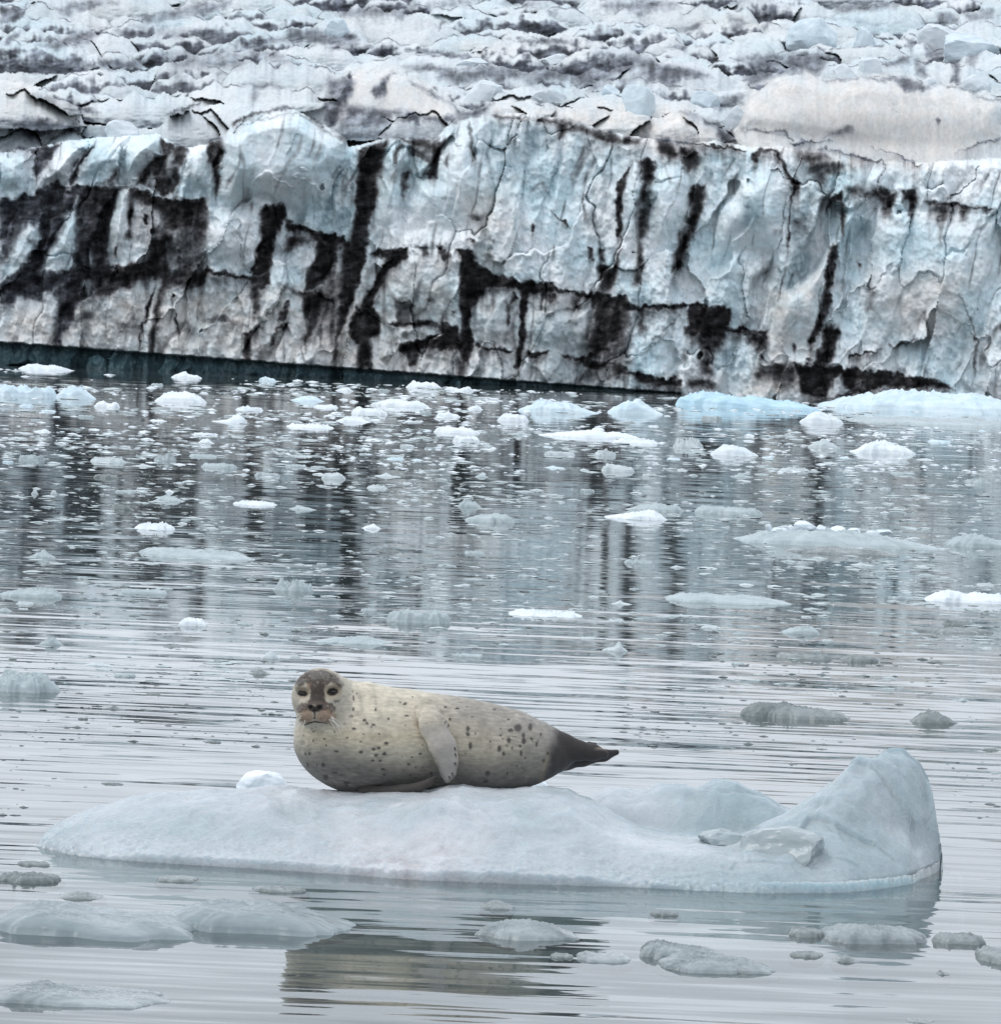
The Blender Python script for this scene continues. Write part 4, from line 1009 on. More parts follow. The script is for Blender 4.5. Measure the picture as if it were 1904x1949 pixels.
FORE = [
 (6, -70, 735, 562, 752, 'neargrey', 'long', [.6, .9, 1, .92, .72, .55, .5, .62, .6, .35], 0.85, "left hump of grey ice nearest the great floe", "broad smooth grey floe with a hump at its left, in front of the main floe"),
 (6, 560, 1335, 566, 735, 'neargrey', 'long', [.4, .75, .95, 1, .95, .9, .75, .45, .25], 0.75, "smooth grey whaleback", "smooth grey whaleback floe just left of the seal's reflection"),
 (6, -70, 632, 890, 1008, 'glass', 'rough', [.6, .8, .95, 1, .9, .75, .6, .5, .45, .4, .15], 0.55, "bottom corner floe", "glassy grey floe tapering to a dark tip in the bottom left corner"),
 (0, 900, 1102, 1735, 1790, 'glass', 'rough', [.3, .7, .8, .9, 1, .8, .7, .4, .2], 0.4, "glassy floe right of the reflection", "small glassy floe with one white chip, at the right of the seal's reflection"),
 (7, 533, 870, 730, 832, 'glass', 'slab', [.8, 1, .9, .75, .6, .6, .55, .4], 0.4, "pale glassy slab", "pale glassy slab leaning behind a darker floe in the foreground"),
 (7, 610, 1066, 788, 882, 'glass', 'rough', [.6, .9, .8, .8, .85, .8, .6, .3], 0.4, "dark glassy floe", "dark glassy floe right in front of the pale glassy slab"),
 (7, 1235, 1646, 668, 772, 'glass', 'slab', [.9, .95, 1, 1, .95, .9, .8], 0.42, "thick glassy block", "thick upright glassy block, most prominent ice at the lower right"),
 (7, 1103, 1240, 692, 745, 'clear', 'slab', None, 0.22, "dark rubble at its left", "dark glassy rubble touching the left end of the thick glassy block"),
 (7, 1648, 1856, 708, 772, 'clear', 'slab', None, 0.22, "dark rubble at its right", "sparkling dark rubble touching the right end of the thick glassy block"),
 (7, 1108, 1238, 788, 822, 'clear', 'slab', None, 0.16, "dark crumbs below", "dark crumbs of ice in a row below the left rubble"),
 (7, 1268, 1372, 796, 842, 'clear', 'dome', None, 0.16, "dark cube of ice", "dark rounded cube of ice in front of the thick glassy block"),
 (7, 1825, 1995, 765, 845, 'clear', 'slab', None, 0.4, "dark block at the edge", "dark glassy block cut by the right edge in the foreground"),
 (7, 298, 512, 785, 842, 'glass', 'rough', [.5, .9, .6, .5, .8, .7, .3], 0.3, "frosted chip", "frosted pale chip between the reflection and the dark glassy floe"),
 (7, 1663, 1716, 860, 890, 'clear', 'peak', None, 0.12, "small dark fin", "small dark fin of ice alone in the lower right"),
 (6, 205, 386, 557, 603, 'clear', 'dome', None, 0.25, "dark lens", "dark glassy lens of ice behind the left hump of the grey floe"),
 (6, -20, 222, 483, 540, 'clear', 'slab', None, 0.25, "dark rubble at the left edge", "dark rubble ice at the left edge just below the main floe"),
 (6, 588, 746, 500, 535, 'clear', 'slab', None, 0.18, "dark scrap below the main floe", "dark scrap of brash below the main floe's left part"),
 (6, 946, 1155, 540, 576, 'clear', 'slab', None, 0.2, "long dark scrap", "longer dark scrap of brash just above the whaleback floe"),
 (6, 60, 188, 455, 474, 'clear', 'slab', None, 0.12, "thin dark scrap", "thin dark scrap right under the main floe's left tip"),
 (7, -62, 65, 590, 640, 'clear', 'dome', None, 0.25, "green lens", "grey-green lens of ice behind the glassy floe with the white chip"),
 (7, 578, 690, 637, 663, 'clear', 'slab', None, 0.12, "string of dark beads", "string of dark ice beads alone in the lower middle"),
 (7, 1548, 1660, 1052, 1070, 'clear', 'slab', None, 0.12, "bottom beads", "string of dark ice beads at the very bottom edge"),
 (7, 200, 290, 797, 825, 'clear', 'slab', None, 0.12, "beads beside the chip", "few dark ice beads just left of the frosted chip"),
]

ANCH = []
for (tl, x0, x1, yt, yb, mat, shp, prof, short, label) in LAND:
    ox, oy, k = ZF[tl]
    u0, u1, vt, vb = ox + k * x0, ox + k * x1, oy + k * yt, oy + k * yb
    floe("ice_floe", u0, u1, vt, vb, mat, shp, label, "ice floe", None, prof=prof)
    ANCH.append(((u0 + u1) / 2, (vt + vb) / 2, short, u1 - u0))
for (tl, x0, x1, yt, yb, mat, shp, prof, dep, short, label) in FORE:
    ox, oy, k = ZF[tl]
    u0, u1, vt, vb = ox + k * x0, ox + k * x1, oy + k * yt, oy + k * yb
    floe("ice_floe", u0, u1, vt, vb, mat, shp, label, "ice floe", None, depth=dep, prof=prof, rug=.25 if mat == 'neargrey' and u1 - u0 > 150 else .7)
    ANCH.append(((u0 + u1) / 2, (vt + vb) / 2, short, u1 - u0))


# ---- the large berg that lies against the ice front, with its low apron
def berg():
    ox, oy, k = ZF[3]
    u0, u1 = ox + k * 892, ox + k * 2090
    b = floe("ice_berg", u0, u1, oy + k * 172, oy + k * 322, 'blue', 'long', "large white-blue berg against the ice front, behind a flat apron", "ice berg",
             prof=[.35, .5, .62, .7, .8, .95, 1, .98, .93, .9, .92, .9, .88, .9, .85], depth=4.0)
    ANCH.append((ox + k * 1400, oy + k * 260, "large white-blue berg", k * 1100))
    floe("ice_apron", ox + k * 1050, u1, oy + k * 335, oy + k * 400, 'grey', 'slab', "long flat white apron of ice in front of the large berg", "ice floe",
         prof=[.3, .7, .5, .8, .6, .7, .8, 1, .9, .9], depth=4.0)


berg()


# ---- little blocks lying on floes: lumps of ice with flat broken sides
def lump_mesh(w, d, h, seed, cuts=9, sub=4):
    import bmesh
    bm = bmesh.new()
    bmesh.ops.create_icosphere(bm, subdivisions=sub, radius=1.0)
    v = np.array([x.co[:] for x in bm.verts]); f = np.array([[q.index for q in p.verts] for p in bm.faces])
    bm.free()
    rs = np.random.RandomState(seed)
    for _ in range(cuts):
        n = rs.normal(size=3); n /= np.linalg.norm(n); dd = rs.uniform(.55, .92)
        e = np.clip(v @ n - dd, 0, None)
        v = v - e[:, None] * n
    o = rs.rand(3) * 50
    v *= (1 + 0.16 * n3(v[:, 0] * 1.8 + o[0], v[:, 1] * 1.8 + o[1], v[:, 2] * 1.8 + o[2]) + .07 * n3(v[:, 0] * 5 + o[0], v[:, 1] * 5 + o[1], v[:, 2] * 5 + o[2]))[:, None]
    for a, q in enumerate((w, d, h)):
        v[:, a] = (v[:, a] - v[:, a].min()) / np.ptp(v[:, a]) * q - (q / 2 if a < 2 else 0)
    return v, f


def lump(name, u0, u1, vt, vb, Y, mat, label, cat, group=None, seed=None, cuts=9, parent=None, deep=0.8):
    pm = Y / FPX
    seed = seed if seed is not None else int(u0 * 3 + vb * 11)
    w = (u1 - u0) * pm; h = (vb - vt) * pm
    v, f = lump_mesh(w, w * deep, h, seed, cuts)
    me = mesh(name, v, f, False)
    c = P((u0 + u1) / 2, vb, Y)
    o = obj(name, me, ICE[mat] if isinstance(mat, str) else mat, parent, None)
    o.location = c
    if label: tag(o, label, cat, group)
    return o


# white lumps on the great grey floe, one knob on the dome, caps on two floes
ox, oy, k = ZF[3]
for (a, b, t0, b0, txt) in ((725, 850, 940, 995, "largest rounded white lump on the great grey floe"), (850, 912, 962, 996, "white lump right beside the largest one on the great floe"),
                            (912, 1028, 968, 1010, "angular white lump at the middle of the great floe"), (1030, 1105, 980, 1012, "white lump left of the low ridge on the great floe"),
                            (1135, 1290, 988, 1015, "low white ridge of ice at the right on the great floe"), (690, 730, 962, 995, "small white lump tucked left of the largest one"),
                            (560, 600, 958, 992, "small pointed lump, first of the row on the great floe"), (602, 690, 978, 996, "flat white crumb between the first two lumps of the great floe")):
    u0, u1, vt, vb = ox + k * a, ox + k * b, oy + k * t0, oy + k * b0
    lump("ice_lump", u0, u1, vt, vb + 4, W((u0 + u1) / 2, oy + k * 1090)[1] + 1.15, 'white', txt, "ice lump", "white lumps on the great grey floe")
ox, oy, k = ZF[2]
kb = W(ox + k * 1090, oy + k * 372)[1] + .8
lump("ice_lump", ox + k * 1066, ox + k * 1118, oy + k * 312, oy + k * 362, kb, 'white', "square white knob standing on the smooth dome", "ice lump", cuts=14)
kb = W(ox + k * 1490, oy + k * 465)[1] + .8
lump("ice_lump", ox + k * 1452, ox + k * 1532, oy + k * 408, oy + k * 452, kb, 'white', "white ball of ice sitting on the long white chain", "ice lump", cuts=3)

# ---- blocks strewn over the icefall
BLOCKS = [
 (1495, 1595, 33, 90, 'blue', 3, "large rounded pale blue block high on the icefall"),
 (1365, 1416, 200, 246, 'white', 5, "bright white block wedged left of the big dusty slab"),
 (1625, 1668, 50, 92, 'blue', 6, "narrow pale blue block right of the large rounded one"),
 (1735, 1825, 46, 92, 'white', 5, "rounded white block above a dark hollow near the right edge"),
 (1638, 1682, 106, 140, 'white', 7, "pointed white block below the icefall's dark band"),
 (1588, 1636, 120, 152, 'white', 5, "white block leaning on the pointed one"),
 (1823, 1880, 140, 172, 'white', 6, "white block on the crest of the dusty slab's far end"),
 (1748, 1778, 146, 162, 'white', 5, "small white crumb on the dusty slab's crest"),
 (1192, 1255, 158, 216, 'blue', 12, "spiky pale blue shard between the two dusty humps"),
 (1140, 1176, 160, 184, 'blue', 7, "pale block left of the spiky blue shard"),
 (1310, 1370, 172, 206, 'blue', 9, "broad pale blue block behind the bright white one"),
 (1010, 1080, 166, 192, 'white', 9, "white slab-like block above the middle of the cliff"),
 (868, 946, 150, 196, 'white', 6, "white boulder with a dirty back above the cliff"),
 (866, 932, 110, 124, 'white', 5, "flat white shard lying across the dark band"),
 (1030, 1094, 102, 122, 'white', 6, "flat white block on the upper dark band"),
 (190, 262, 228, 264, 'white', 3, "white cap with a hollow, on top of the domed buttresses"),
 (620, 668, 34, 66, 'blue', 7, "square blue-white block under the top edge"),
 (1790, 1904, 60, 108, 'blue', 8, "pale blue block at the right edge of the icefall"),
]
BLOCKICE = {'white': ice_material('block_ice', (0.70, 0.75, 0.78), (0.54, 0.60, 0.64), .6, grain=1.2, gdist=.15, spec=.2), 'blue': ice_material('bluish_block_ice', (0.66, 0.74, 0.78), (0.52, 0.62, 0.68), .6, grain=1.2, gdist=.15, spec=.2)}
for (u0, u1, vt, vb, mat, cuts, txt) in BLOCKS:
    vm = vb - 4
    Yb = float(np.mean([glacier_depth(x, vm) for x in np.linspace(u0, u1, 7)]))
    o = lump("ice_block", u0, u1, vt, vb + .7 * (vb - vt), Yb, BLOCKICE[mat], txt, "ice block", "loose blocks on the icefall", cuts=cuts + 5, deep=.6)
    o.rotation_euler.y = 0.18 * math.sin(u0)


# ---- smaller pieces of brash, one by one, each named after what it floats beside
def relation(du, dv, halfw):
    if abs(du) > halfw * 0.9 and abs(du) > 2.2 * abs(dv):
        return "just right of the" if du > 0 else "just left of the"
    if abs(du) > halfw * 0.6:
        return ("in front and right of the" if du > 0 else "in front and left of the") if dv > 0 else ("behind and right of the" if du > 0 else "behind and left of the")
    return "straight in front of the" if dv > 0 else "straight behind the"


def pick_label(used, u, v, words):
    order = sorted(ANCH, key=lambda a: (a[0] - u) ** 2 + (3.0 * (a[1] - v)) ** 2)
    for (au, av, short, wd) in order[:14]:
        lab = "%s %s %s" % (words, relation(u - au, v - av, wd / 2), short)
        if lab not in used and len(lab.replace('-', ' ').split()) <= 16:
            used.add(lab); return lab
    return None


used = set()
rs = np.random.RandomState(5)
count = 0
tries = 0
while count < 172 and tries < 6000:
    tries += 1
    z = rs.rand()
    if z < .5: v = 712 + 200 * rs.rand() ** .8
    elif z < .88: v = 900 + 390 * rs.rand()
    else: v = 1290 + 240 * rs.rand()
    u = rs.rand() * 1904
    if v < WLV(u) + 12: continue
    if v > 1255 and 500 < u < 1230: continue
    wpx = 10 + 40 * rs.rand() ** 2.2 + (10 if 850 < v < 1300 else 0)
    hpx = wpx * rs.uniform(.11, .26)
    if any(u + wpx / 2 > a - 4 and u - wpx / 2 < b + 4 and v > t0 - 3 and v - hpx < b0 + 4 for (a, b, t0, b0) in TAKEN): continue
    if v < 900: mat = rs.choice(['white', 'white', 'white', 'blue', 'grey'])
    elif v < 1290: mat = rs.choice(['white', 'grey', 'grey', 'clear'])
    else: mat = rs.choice(['clear', 'clear', 'grey'])
    shp = rs.choice(['dome', 'slab', 'rough', 'rough', 'peak'])
    size = "tiny" if wpx < 18 else "small" if wpx < 32 else "mid-sized"
    kind = {'dome': 'rounded', 'slab': 'flat', 'rough': 'rough', 'peak': 'peaked'}[shp]
    lab = pick_label(used, u, v, "%s %s %s ice piece" % (size, kind, ROUGH[mat]))
    if lab is None: continue
    floe("brash_ice_piece", u - wpx / 2, u + wpx / 2, v - hpx, v, mat, shp, lab, "ice piece", "small brash ice pieces adrift in the lagoon")
    count += 1


# ---- the rest of the brash: thousands of crumbs nobody could count
def brash(name, n, mat, vlo, vhi, wlo, whi, hrel, seed, power, thr, label):
    rs = np.random.RandomState(seed)
    pl = np.array([(0, 0, 1), (1, 0, .25), (.31, .95, .3), (-.81, .59, .2), (-.81, -.59, .3), (.31, -.95, .22), (.9, .3, -.6), (-.3, .8, -.6), (-.9, -.3, -.6), (.2, -.9, -.6)], float)
    tri = np.array([(0, 1, 2), (0, 2, 3), (0, 3, 4), (0, 4, 5), (0, 5, 1), (1, 6, 2), (2, 6, 7), (2, 7, 3), (3, 7, 8), (3, 8, 4), (4, 8, 9), (4, 9, 5), (5, 9, 6), (5, 6, 1)])
    V = []; k = 0
    while k < n:
        m = (n - k) * 3 + 50
        u = rs.rand(m) * 2300 - 200; v = vlo + (vhi - vlo) * rs.rand(m) ** power
        p = W(u, v)
        dens = fbm(p[:, 0] / (p[:, 1] * .05) + seed, np.log(p[:, 1]) * 9 + seed, 3) + 0.25 * rs.normal(size=m)
        ok = (v > WLV(u) + 6) & (dens > thr)
        for (a, b, t0, b0) in ((560, 1180, 1262, 1700), (60, 1810, 1430, 1705)):
            ok &= ~((u > a) & (u < b) & (v > t0) & (v < b0))
        u, v, p = u[ok], v[ok], p[ok]
        wpx = wlo + (whi - wlo) * rs.rand(len(u)) ** 2.6
        for q in range(min(len(u), n - k)):
            pm = p[q, 1] / FPX
            w = wpx[q] * pm; h = w * hrel * rs.uniform(.6, 1.5)
            s = pl * (1 + .35 * rs.uniform(-1, 1, (10, 1)))
            a = rs.rand() * 6.28
            x = s[:, 0] * math.cos(a) - s[:, 1] * math.sin(a); y = s[:, 0] * math.sin(a) + s[:, 1] * math.cos(a)
            V.append(np.stack([p[q, 0] + x * w * .62, p[q, 1] + y * w * .3, s[:, 2] * h], 1))
        k += min(len(u), n - k)
    nn = len(V)
    F = (tri[None] + (np.arange(nn) * 10)[:, None, None]).reshape(-1, 3)
    o = obj(name, mesh(name, np.concatenate(V), F, False), ICE[mat])
    tag(o, label, "brash ice", kind="stuff")
    return o


brash("brash_ice", 2300, 'white', 702, 900, 2.0, 20, .12, 31, 1.4, .08, "loose field of tiny white ice crumbs between the floes")
brash("frosted_brash_ice", 1700, 'frost', 820, 1120, 2.0, 24, .11, 37, 1.3, .1, "frosted grey-white ice crumbs half sunk among the floes")
brash("slush_ice", 4600, 'slush', 730, 1320, 2.5, 34, .07, 57, 1.2, .10, "flat grey slush and melting crumbs adrift across the lagoon")
brash("clear_brash_ice", 2400, 'clear', 900, 1560, 3, 18, .16, 77, 1.0, .06, "strings of dark glassy ice beads in the brighter water")
brash("ice_sparkle_crumbs", 1000, 'white', 860, 1330, 1.5, 4, .25, 91, .9, .0, "white glinting specks of ice among the grey slush")

# ----------------------------------------------------------------- the floe the seal lies on
FRONT = [(60, 1612), (75, 1616), (130, 1626), (200, 1636), (300, 1643), (400, 1649), (600, 1662), (800, 1676), (1000, 1684), (1200, 1690), (1450, 1702), (1600, 1701), (1680, 1694), (1735, 1684), (1770, 1668), (1795, 1652), (1812, 1645)]
CREST = [(60, 1611), (72, 1598), (95, 1580), (130, 1561), (200, 1539), (290, 1511), (450, 1502), (560, 1500), (620, 1505), (700, 1508), (820, 1508), (856, 1497), (878, 1494), (905, 1499), (950, 1506), (1000, 1504), (1080, 1514), (1130, 1537), (1172, 1566), (1230, 1588), (1300, 1602), (1380, 1608), (1440, 1590), (1500, 1553), (1550, 1521), (1600, 1491), (1660, 1451), (1690, 1440), (1720, 1441), (1750, 1452), (1762, 1472), (1775, 1500), (1785, 1540), (1793, 1585), (1800, 1625), (1806, 1652), (1812, 1662)]
RISE = [(60, .1), (130, .45), (290, .95), (600, 1.1), (900, 1.1), (1130, .95), (1250, .7), (1400, .6), (1560, 1.0), (1690, 1.25), (1760, 1.0), (1797, .4), (1812, .05)]     # how far behind the front the crest runs
SHELF = [(1060, 1525), (1110, 1512), (1170, 1505), (1230, 1503), (1300, 1497), (1400, 1496), (1450, 1506), (1500, 1530), (1530, 1560), (1560, 1600)]


def smax(a, b, k):
    h = np.clip(0.5 + 0.5 * (a - b) / k, 0, 1)
    return b + h * (a - b) + k * h * (1 - h)


def main_floe():
    fp = W(*np.array(FRONT, float).T)
    u = np.array([c[0] for c in CREST], float); v = np.array([c[1] for c in CREST], float)
    x0 = (u - 952) / FPX * 25.6
    yf = np.interp(x0, fp[:, 0], fp[:, 1])
    yc = yf + np.interp(u, *np.array(RISE).T)
    cp = P(u, v, yc)
    cx, cz = cp[:, 0], np.clip(cp[:, 2], 0.0, None)
    su, sv = np.array(SHELF, float).T
    sp_ = P(su, sv, 26.6)
    xs = np.arange(fp[0, 0] - .04, max(fp[-1, 0], cx[-1]) + .04, 0.0085)
    ts = np.linspace(0, 1, 330)
    X = np.repeat(xs[:, None], len(ts), 1)
    YF = np.interp(xs, fp[:, 0], fp[:, 1])
    YC = np.interp(xs, cx, yc); ZC = np.interp(xs, cx, cz)
    end = np.clip(np.minimum(xs - xs[0], xs[-1] - xs) / .3, 0, 1) ** .5
    YB = np.maximum(YC + 0.75, 26.9 + 0 * xs) * end + (1 - end) * (YC + .06)
    Yg = YF[:, None] - 0.02 + (YB - YF + .02)[:, None] * ts[None] ** 1.15
    Yw = Yg + 0.035 * fbm(X * 2.2, Yg * 2.2, 3)
    Xw = X + 0.03 * fbm(X * 2.0 + 9, Yg * 2.0, 3) * np.clip((xs[-1] - X) / .4, 0, 1)
    zc = np.interp(Xw, xs, ZC); yc2 = np.interp(Xw, xs, YC); yf2 = np.interp(Xw, xs, YF)
    yb2 = np.interp(Xw, xs, YB)
    tt = np.clip((Yw - yf2) / np.maximum(yc2 - yf2, .05), 0, 1)
    right = sst(0.9, 1.5, Xw)
    # the front bank: a granular step at the water, a steeper lower face, easing to the crest
    pf = 0.13 * sst(0, .025, tt) + 0.87 * (0.62 * np.sin(tt * np.pi / 2) + 0.38 * sst(0.02, .55, tt))
    pr = 0.06 * sst(0, .12, tt) + 0.94 * tt ** 0.95
    prof = pf * (1 - right) + pr * right
    tb = np.clip((Yw - yc2) / np.maximum(yb2 - yc2, .05), 0, 1)
    z = zc * np.where(Yw < yc2, prof, np.cos(tb * np.pi / 2) ** .7)
    # the glassy shelf behind, between mound and peak
    zs = np.interp(Xw, sp_[:, 0], sp_[:, 2], left=0, right=0) * np.exp(-((Yw - 26.6) / .42) ** 4) * sst(sp_[0, 0] - .25, sp_[0, 0] + .3, Xw) * sst(sp_[-1, 0] + .2, sp_[-1, 0] - .2, Xw)
    z = smax(z, zs, .03)
    # planed right-hand side of the peak
    pk = np.interp(1740, [0, 1904], [-952, 952]) / FPX * 26.2
    pl = (Xw - pk) * 0.9 + (Yw - 26.2) * -0.55
    z -= np.clip(pl, 0, None) * 0.35 * (z > .05)
    # melt relief
    calm = 1 - .8 * np.exp(-((X + .25) / .75) ** 4) * sst(.55, .8, tt)
    z += z * calm * (0.20 * fbm(X * 1.6 + 3, Yg * 1.9, 4) + 0.10 * fbm(X * 5, Yg * 5, 3)) - .05 * calm * sst(.1, .2, z) * np.abs(fbm(X * 1.3 + 20, Yg * 1.1, 3)) * sst(.9, .5, tt)
    f1, f2, c, px, py = worley(X * 2.6 + 4, Yg * 3.0, 17)
    z += 0.05 * right * ((c[..., 0] - .5) * px * 1.6 + (c[..., 1] - .5) * py * 1.4) * sst(.03, .15, z)
    gran = sst(.22, .02, z) * sst(0.0, .02, z)
    w1, w2, wc, _, _ = worley(X * 34, Yg * 34, 3)
    z += (0.013 * gran * (1 - .7 * right) + 0.004) * (wc[..., 0] - .4) * np.clip((w2 - w1) / .3, 0, 1)
    z = z - 0.05 * sst(.045, 0.0, z)
    z[0] = -.3; z[-1] = -.3; z[:, 0] = np.minimum(z[:, 0], -.05); z[:, -1] = -.3
    pts = np.stack([X, Yg, z], -1)
    # foot of the floe under water, sloping out to the front
    sk = []
    for dy, dz in ((-.06, -.05), (-.22, -.12), (-.4, -.25), (-.45, -.6)):
        q = pts[:, :1].copy(); q[..., 1] += dy * (1 + .5 * fbm(q[..., 0] * 1.4 + 2, q[..., 0] * 0, 3)); q[..., 2] = dz
        sk.append(q)
    pts = np.concatenate(sk[::-1] + [pts], 1)
    n, m = pts.shape[:2]
    me = mesh("ice_mound", pts.reshape(-1, 3), grid_faces(n, m)[:, ::-1])
    # what the ice is made of: whiter bubbly ice on the mound, clear blue-green ice at right and under water, a grain of grit in the middle
    Z = pts[..., 2]; XX = pts[..., 0]; YY = pts[..., 1]
    bub = np.clip(0.7 - 0.55 * sst(0.6, 1.6, XX) + 0.7 * fbm(XX * 1.3 + 5, YY * 1.6, 4), 0, 1)
    C = np.array([0.31, 0.385, 0.41]) * (1 - bub[..., None]) + np.array([0.50, 0.54, 0.57]) * bub[..., None]
    grit = np.exp(-((XX + .42) / .42) ** 2) * sst(.26, .06, Z) * np.clip(.5 + 1.2 * fbm(XX * 9, YY * 9 + Z * 9, 4), 0, 1) * .5
    pink = np.exp(-((XX + .45) / .6) ** 2) * np.clip(.5 + fbm(XX * 3, YY * 3, 3), 0, 1) * .6
    C = C * (1 - pink[..., None]) + np.array([.64, .63, .65]) * pink[..., None]
    C = C * (1 - grit[..., None]) + np.array([.34, .31, .31]) * grit[..., None]
    uw = sst(.0, -.05, Z)
    C = C * (1 - uw[..., None]) + np.array([0.40, 0.50, 0.50]) * uw[..., None]
    color(me, np.concatenate([C, np.ones(C.shape[:2] + (1,))], -1).reshape(-1, 4))
    t = NT("floe_ice")
    at = t.new("VertexColor", layer_name="Col")
    pos = t.new("NewGeometry").outputs["Position"]
    a = t.noise(5, 4, .6, pos); b = t.noise(55, 3, .65, pos)
    k = t.math('ADD', t.rng(a.outputs["Fac"], .3, .7, .9, 1.06), t.rng(b.outputs["Fac"], .3, .7, -.05, .05))
    kk = t.new("CombineXYZ")
    for i in range(3): t.link(k, kk.inputs[i])
    t.link(t.mix(1.0, at.outputs["Color"], kk.outputs[0], 'MULTIPLY'), t.b.inputs["Base Color"])
    t.link(t.rng(b.outputs["Fac"], .4, .7, .5, .22), t.b.inputs["Roughness"])
    t.b.inputs["Specular IOR Level"].default_value = .45
    t.b.inputs["Subsurface Weight"].default_value = 0.5
    t.b.inputs["Subsurface Radius"].default_value = (.5, .8, 1.0)
    t.b.inputs["Subsurface Scale"].default_value = .12
    t.link(t.bump(b.outputs["Fac"], .8, .007, t.bump(a.outputs["Fac"], .4, .025)), t.b.inputs["Normal"])
    root = bpy.data.objects.new("seal_floe", None); COL.objects.link(root)
    root.location = (0, 25.6, 0)
    tag(root, "large pale floe with a long low mound and a tall peak, carrying the seal", "ice floe")
    o = obj("ice_mound", me, t.m, root); o.location = (0, -25.6, 0)
    def piece(nm, u0, u1, vt, vb, Y, mat, seed, cuts, lab, deep=.7):
        l = lump(nm, u0, u1, vt, vb, Y, mat, None, None, seed=seed, cuts=cuts, deep=deep)
        l.location = np.array(l.location) - np.array([0, 25.6, 0]); l.parent = root
        l["label"] = lab
    g = ice_material("floe_clear_ice", (.60, .68, .70), (.47, .55, .57), .14, spec=.6, grain=22, gbump=.35, trans=.35)
    piece("clear_block", 1392, 1568, 1572, 1672, 25.28, g, 8, 12, "clear wedge-shaped block frozen in front of the peak")
    piece("clear_block", 1326, 1412, 1576, 1618, 25.45, g, 12, 8, "low clear block behind the wedge-shaped one")
    piece("white_lump", 448, 548, 1466, 1530, 26.75, 'white', 16, 7, "white lump behind the mound, left of the seal")
    piece("white_lump", 990, 1042, 1472, 1540, 26.85, 'white', 18, 8, "white lump behind the mound, under the seal's tail")
    return X, Yg, z


MAIN = main_floe()

# ----------------------------------------------------------------- the seal
SEAL_Y = 26.05
SPX = FPX / SEAL_Y            # units per metre there
SU0, SV0 = 800.0, 1505.0      # picture point of the seal's origin


def sealpt(u, v, d):          # (u, v, depth in the same units, negative towards the eye) -> local metres
    return np.array([(u - SU0) / SPX, d / SPX, (SV0 - v) / SPX])


def surface_nets(F, o, h):
    """isosurface F=0 on a regular grid"""
    s = F < 0
    nx, ny, nz = F.shape
    c = np.zeros((nx - 1, ny - 1, nz - 1), np.uint8)
    offs = [(i, j, k) for i in (0, 1) for j in (0, 1) for k in (0, 1)]
    for (i, j, k) in offs:
        c += s[i:nx - 1 + i, j:ny - 1 + j, k:nz - 1 + k]
    cells = np.argwhere((c > 0) & (c < 8))
    idx = -np.ones(c.shape, np.int32); idx[tuple(cells.T)] = np.arange(len(cells))
    acc = np.zeros((len(cells), 3)); cnt = np.zeros(len(cells))
    for a in offs:
        for ax in range(3):
            if a[ax]: continue
            b = list(a); b[ax] = 1
            fa = F[cells[:, 0] + a[0], cells[:, 1] + a[1], cells[:, 2] + a[2]]
            fb = F[cells[:, 0] + b[0], cells[:, 1] + b[1], cells[:, 2] + b[2]]
            x = (fa < 0) != (fb < 0)
            t_ = np.where(x, fa / np.where(x, fa - fb, 1), 0)
            p = np.tile(np.array(a, float), (len(cells), 1)); p[:, ax] += t_
            acc[x] += p[x]; cnt[x] += 1
    V = o + h * (cells + acc / cnt[:, None])
    faces = []
    for ax in range(3):
        o1, o2 = [(1, 2), (2, 0), (0, 1)][ax]
        A = s.take(range(0, s.shape[ax] - 1), ax); B = s.take(range(1, s.shape[ax]), ax)
        e = np.argwhere(A != B)
        e = e[(e[:, o1] > 0) & (e[:, o2] > 0) & (e[:, o1] < s.shape[o1] - 1) & (e[:, o2] < s.shape[o2] - 1)]
        ins = A[tuple(e.T)]
        def at(d1, d2):
            q = e.copy(); q[:, o1] -= d1; q[:, o2] -= d2
            return idx[tuple(q.T)]
        f = np.stack([at(1, 1), at(0, 1), at(0, 0), at(1, 0)], 1)
        f[~ins] = f[~ins][:, ::-1]
        faces.append(f)
    return V, np.concatenate(faces)


def ell(p, c, r):
    q = (p - c)
    k0 = np.linalg.norm(q / r, axis=-1); k1 = np.linalg.norm(q / (r * r), axis=-1)
    return k0 * (k0 - 1) / np.maximum(k1, 1e-6)


def chain(p, pts, k=0.0, squash=None):
    """tapered capsules along pts (x,y,z,r); squash=(axis vector, factor) flattens across an axis"""
    out = None
    for a, b in zip(pts[:-1], pts[1:]):
        pa = p - a[:3]; ba = b[:3] - a[:3]
        h = np.clip((pa @ ba) / (ba @ ba), 0, 1)
        d = pa - h[..., None] * ba
        if squash is not None:
            ax, fz = squash
            d = d + (d @ ax)[..., None] * ax * (fz - 1)
        q = np.linalg.norm(d, axis=-1) - (a[3] + (b[3] - a[3]) * h)
        if squash is not None: q = q / squash[1] ** .5
        out = q if out is None else (np.minimum(out, q) if not k else smin(out, q, k))
    return out


def smin(a, b, k):
    h = np.clip(0.5 + 0.5 * (b - a) / k, 0, 1)
    return b + h * (a - b) - k * h * (1 - h)


def sc(u, v, d, r):
    return np.array([*sealpt(u, v, d), r / SPX])


def sr(a, b, c):
    return np.array([a, b, c]) / SPX


LOWF = [sc(690, 1500, -60, 8), sc(730, 1499, -74, 9), sc(770, 1495, -84, 10), sc(800, 1489, -90, 9), sc(818, 1480, -92, 6.5), sc(829, 1471, -92, 3.5)]


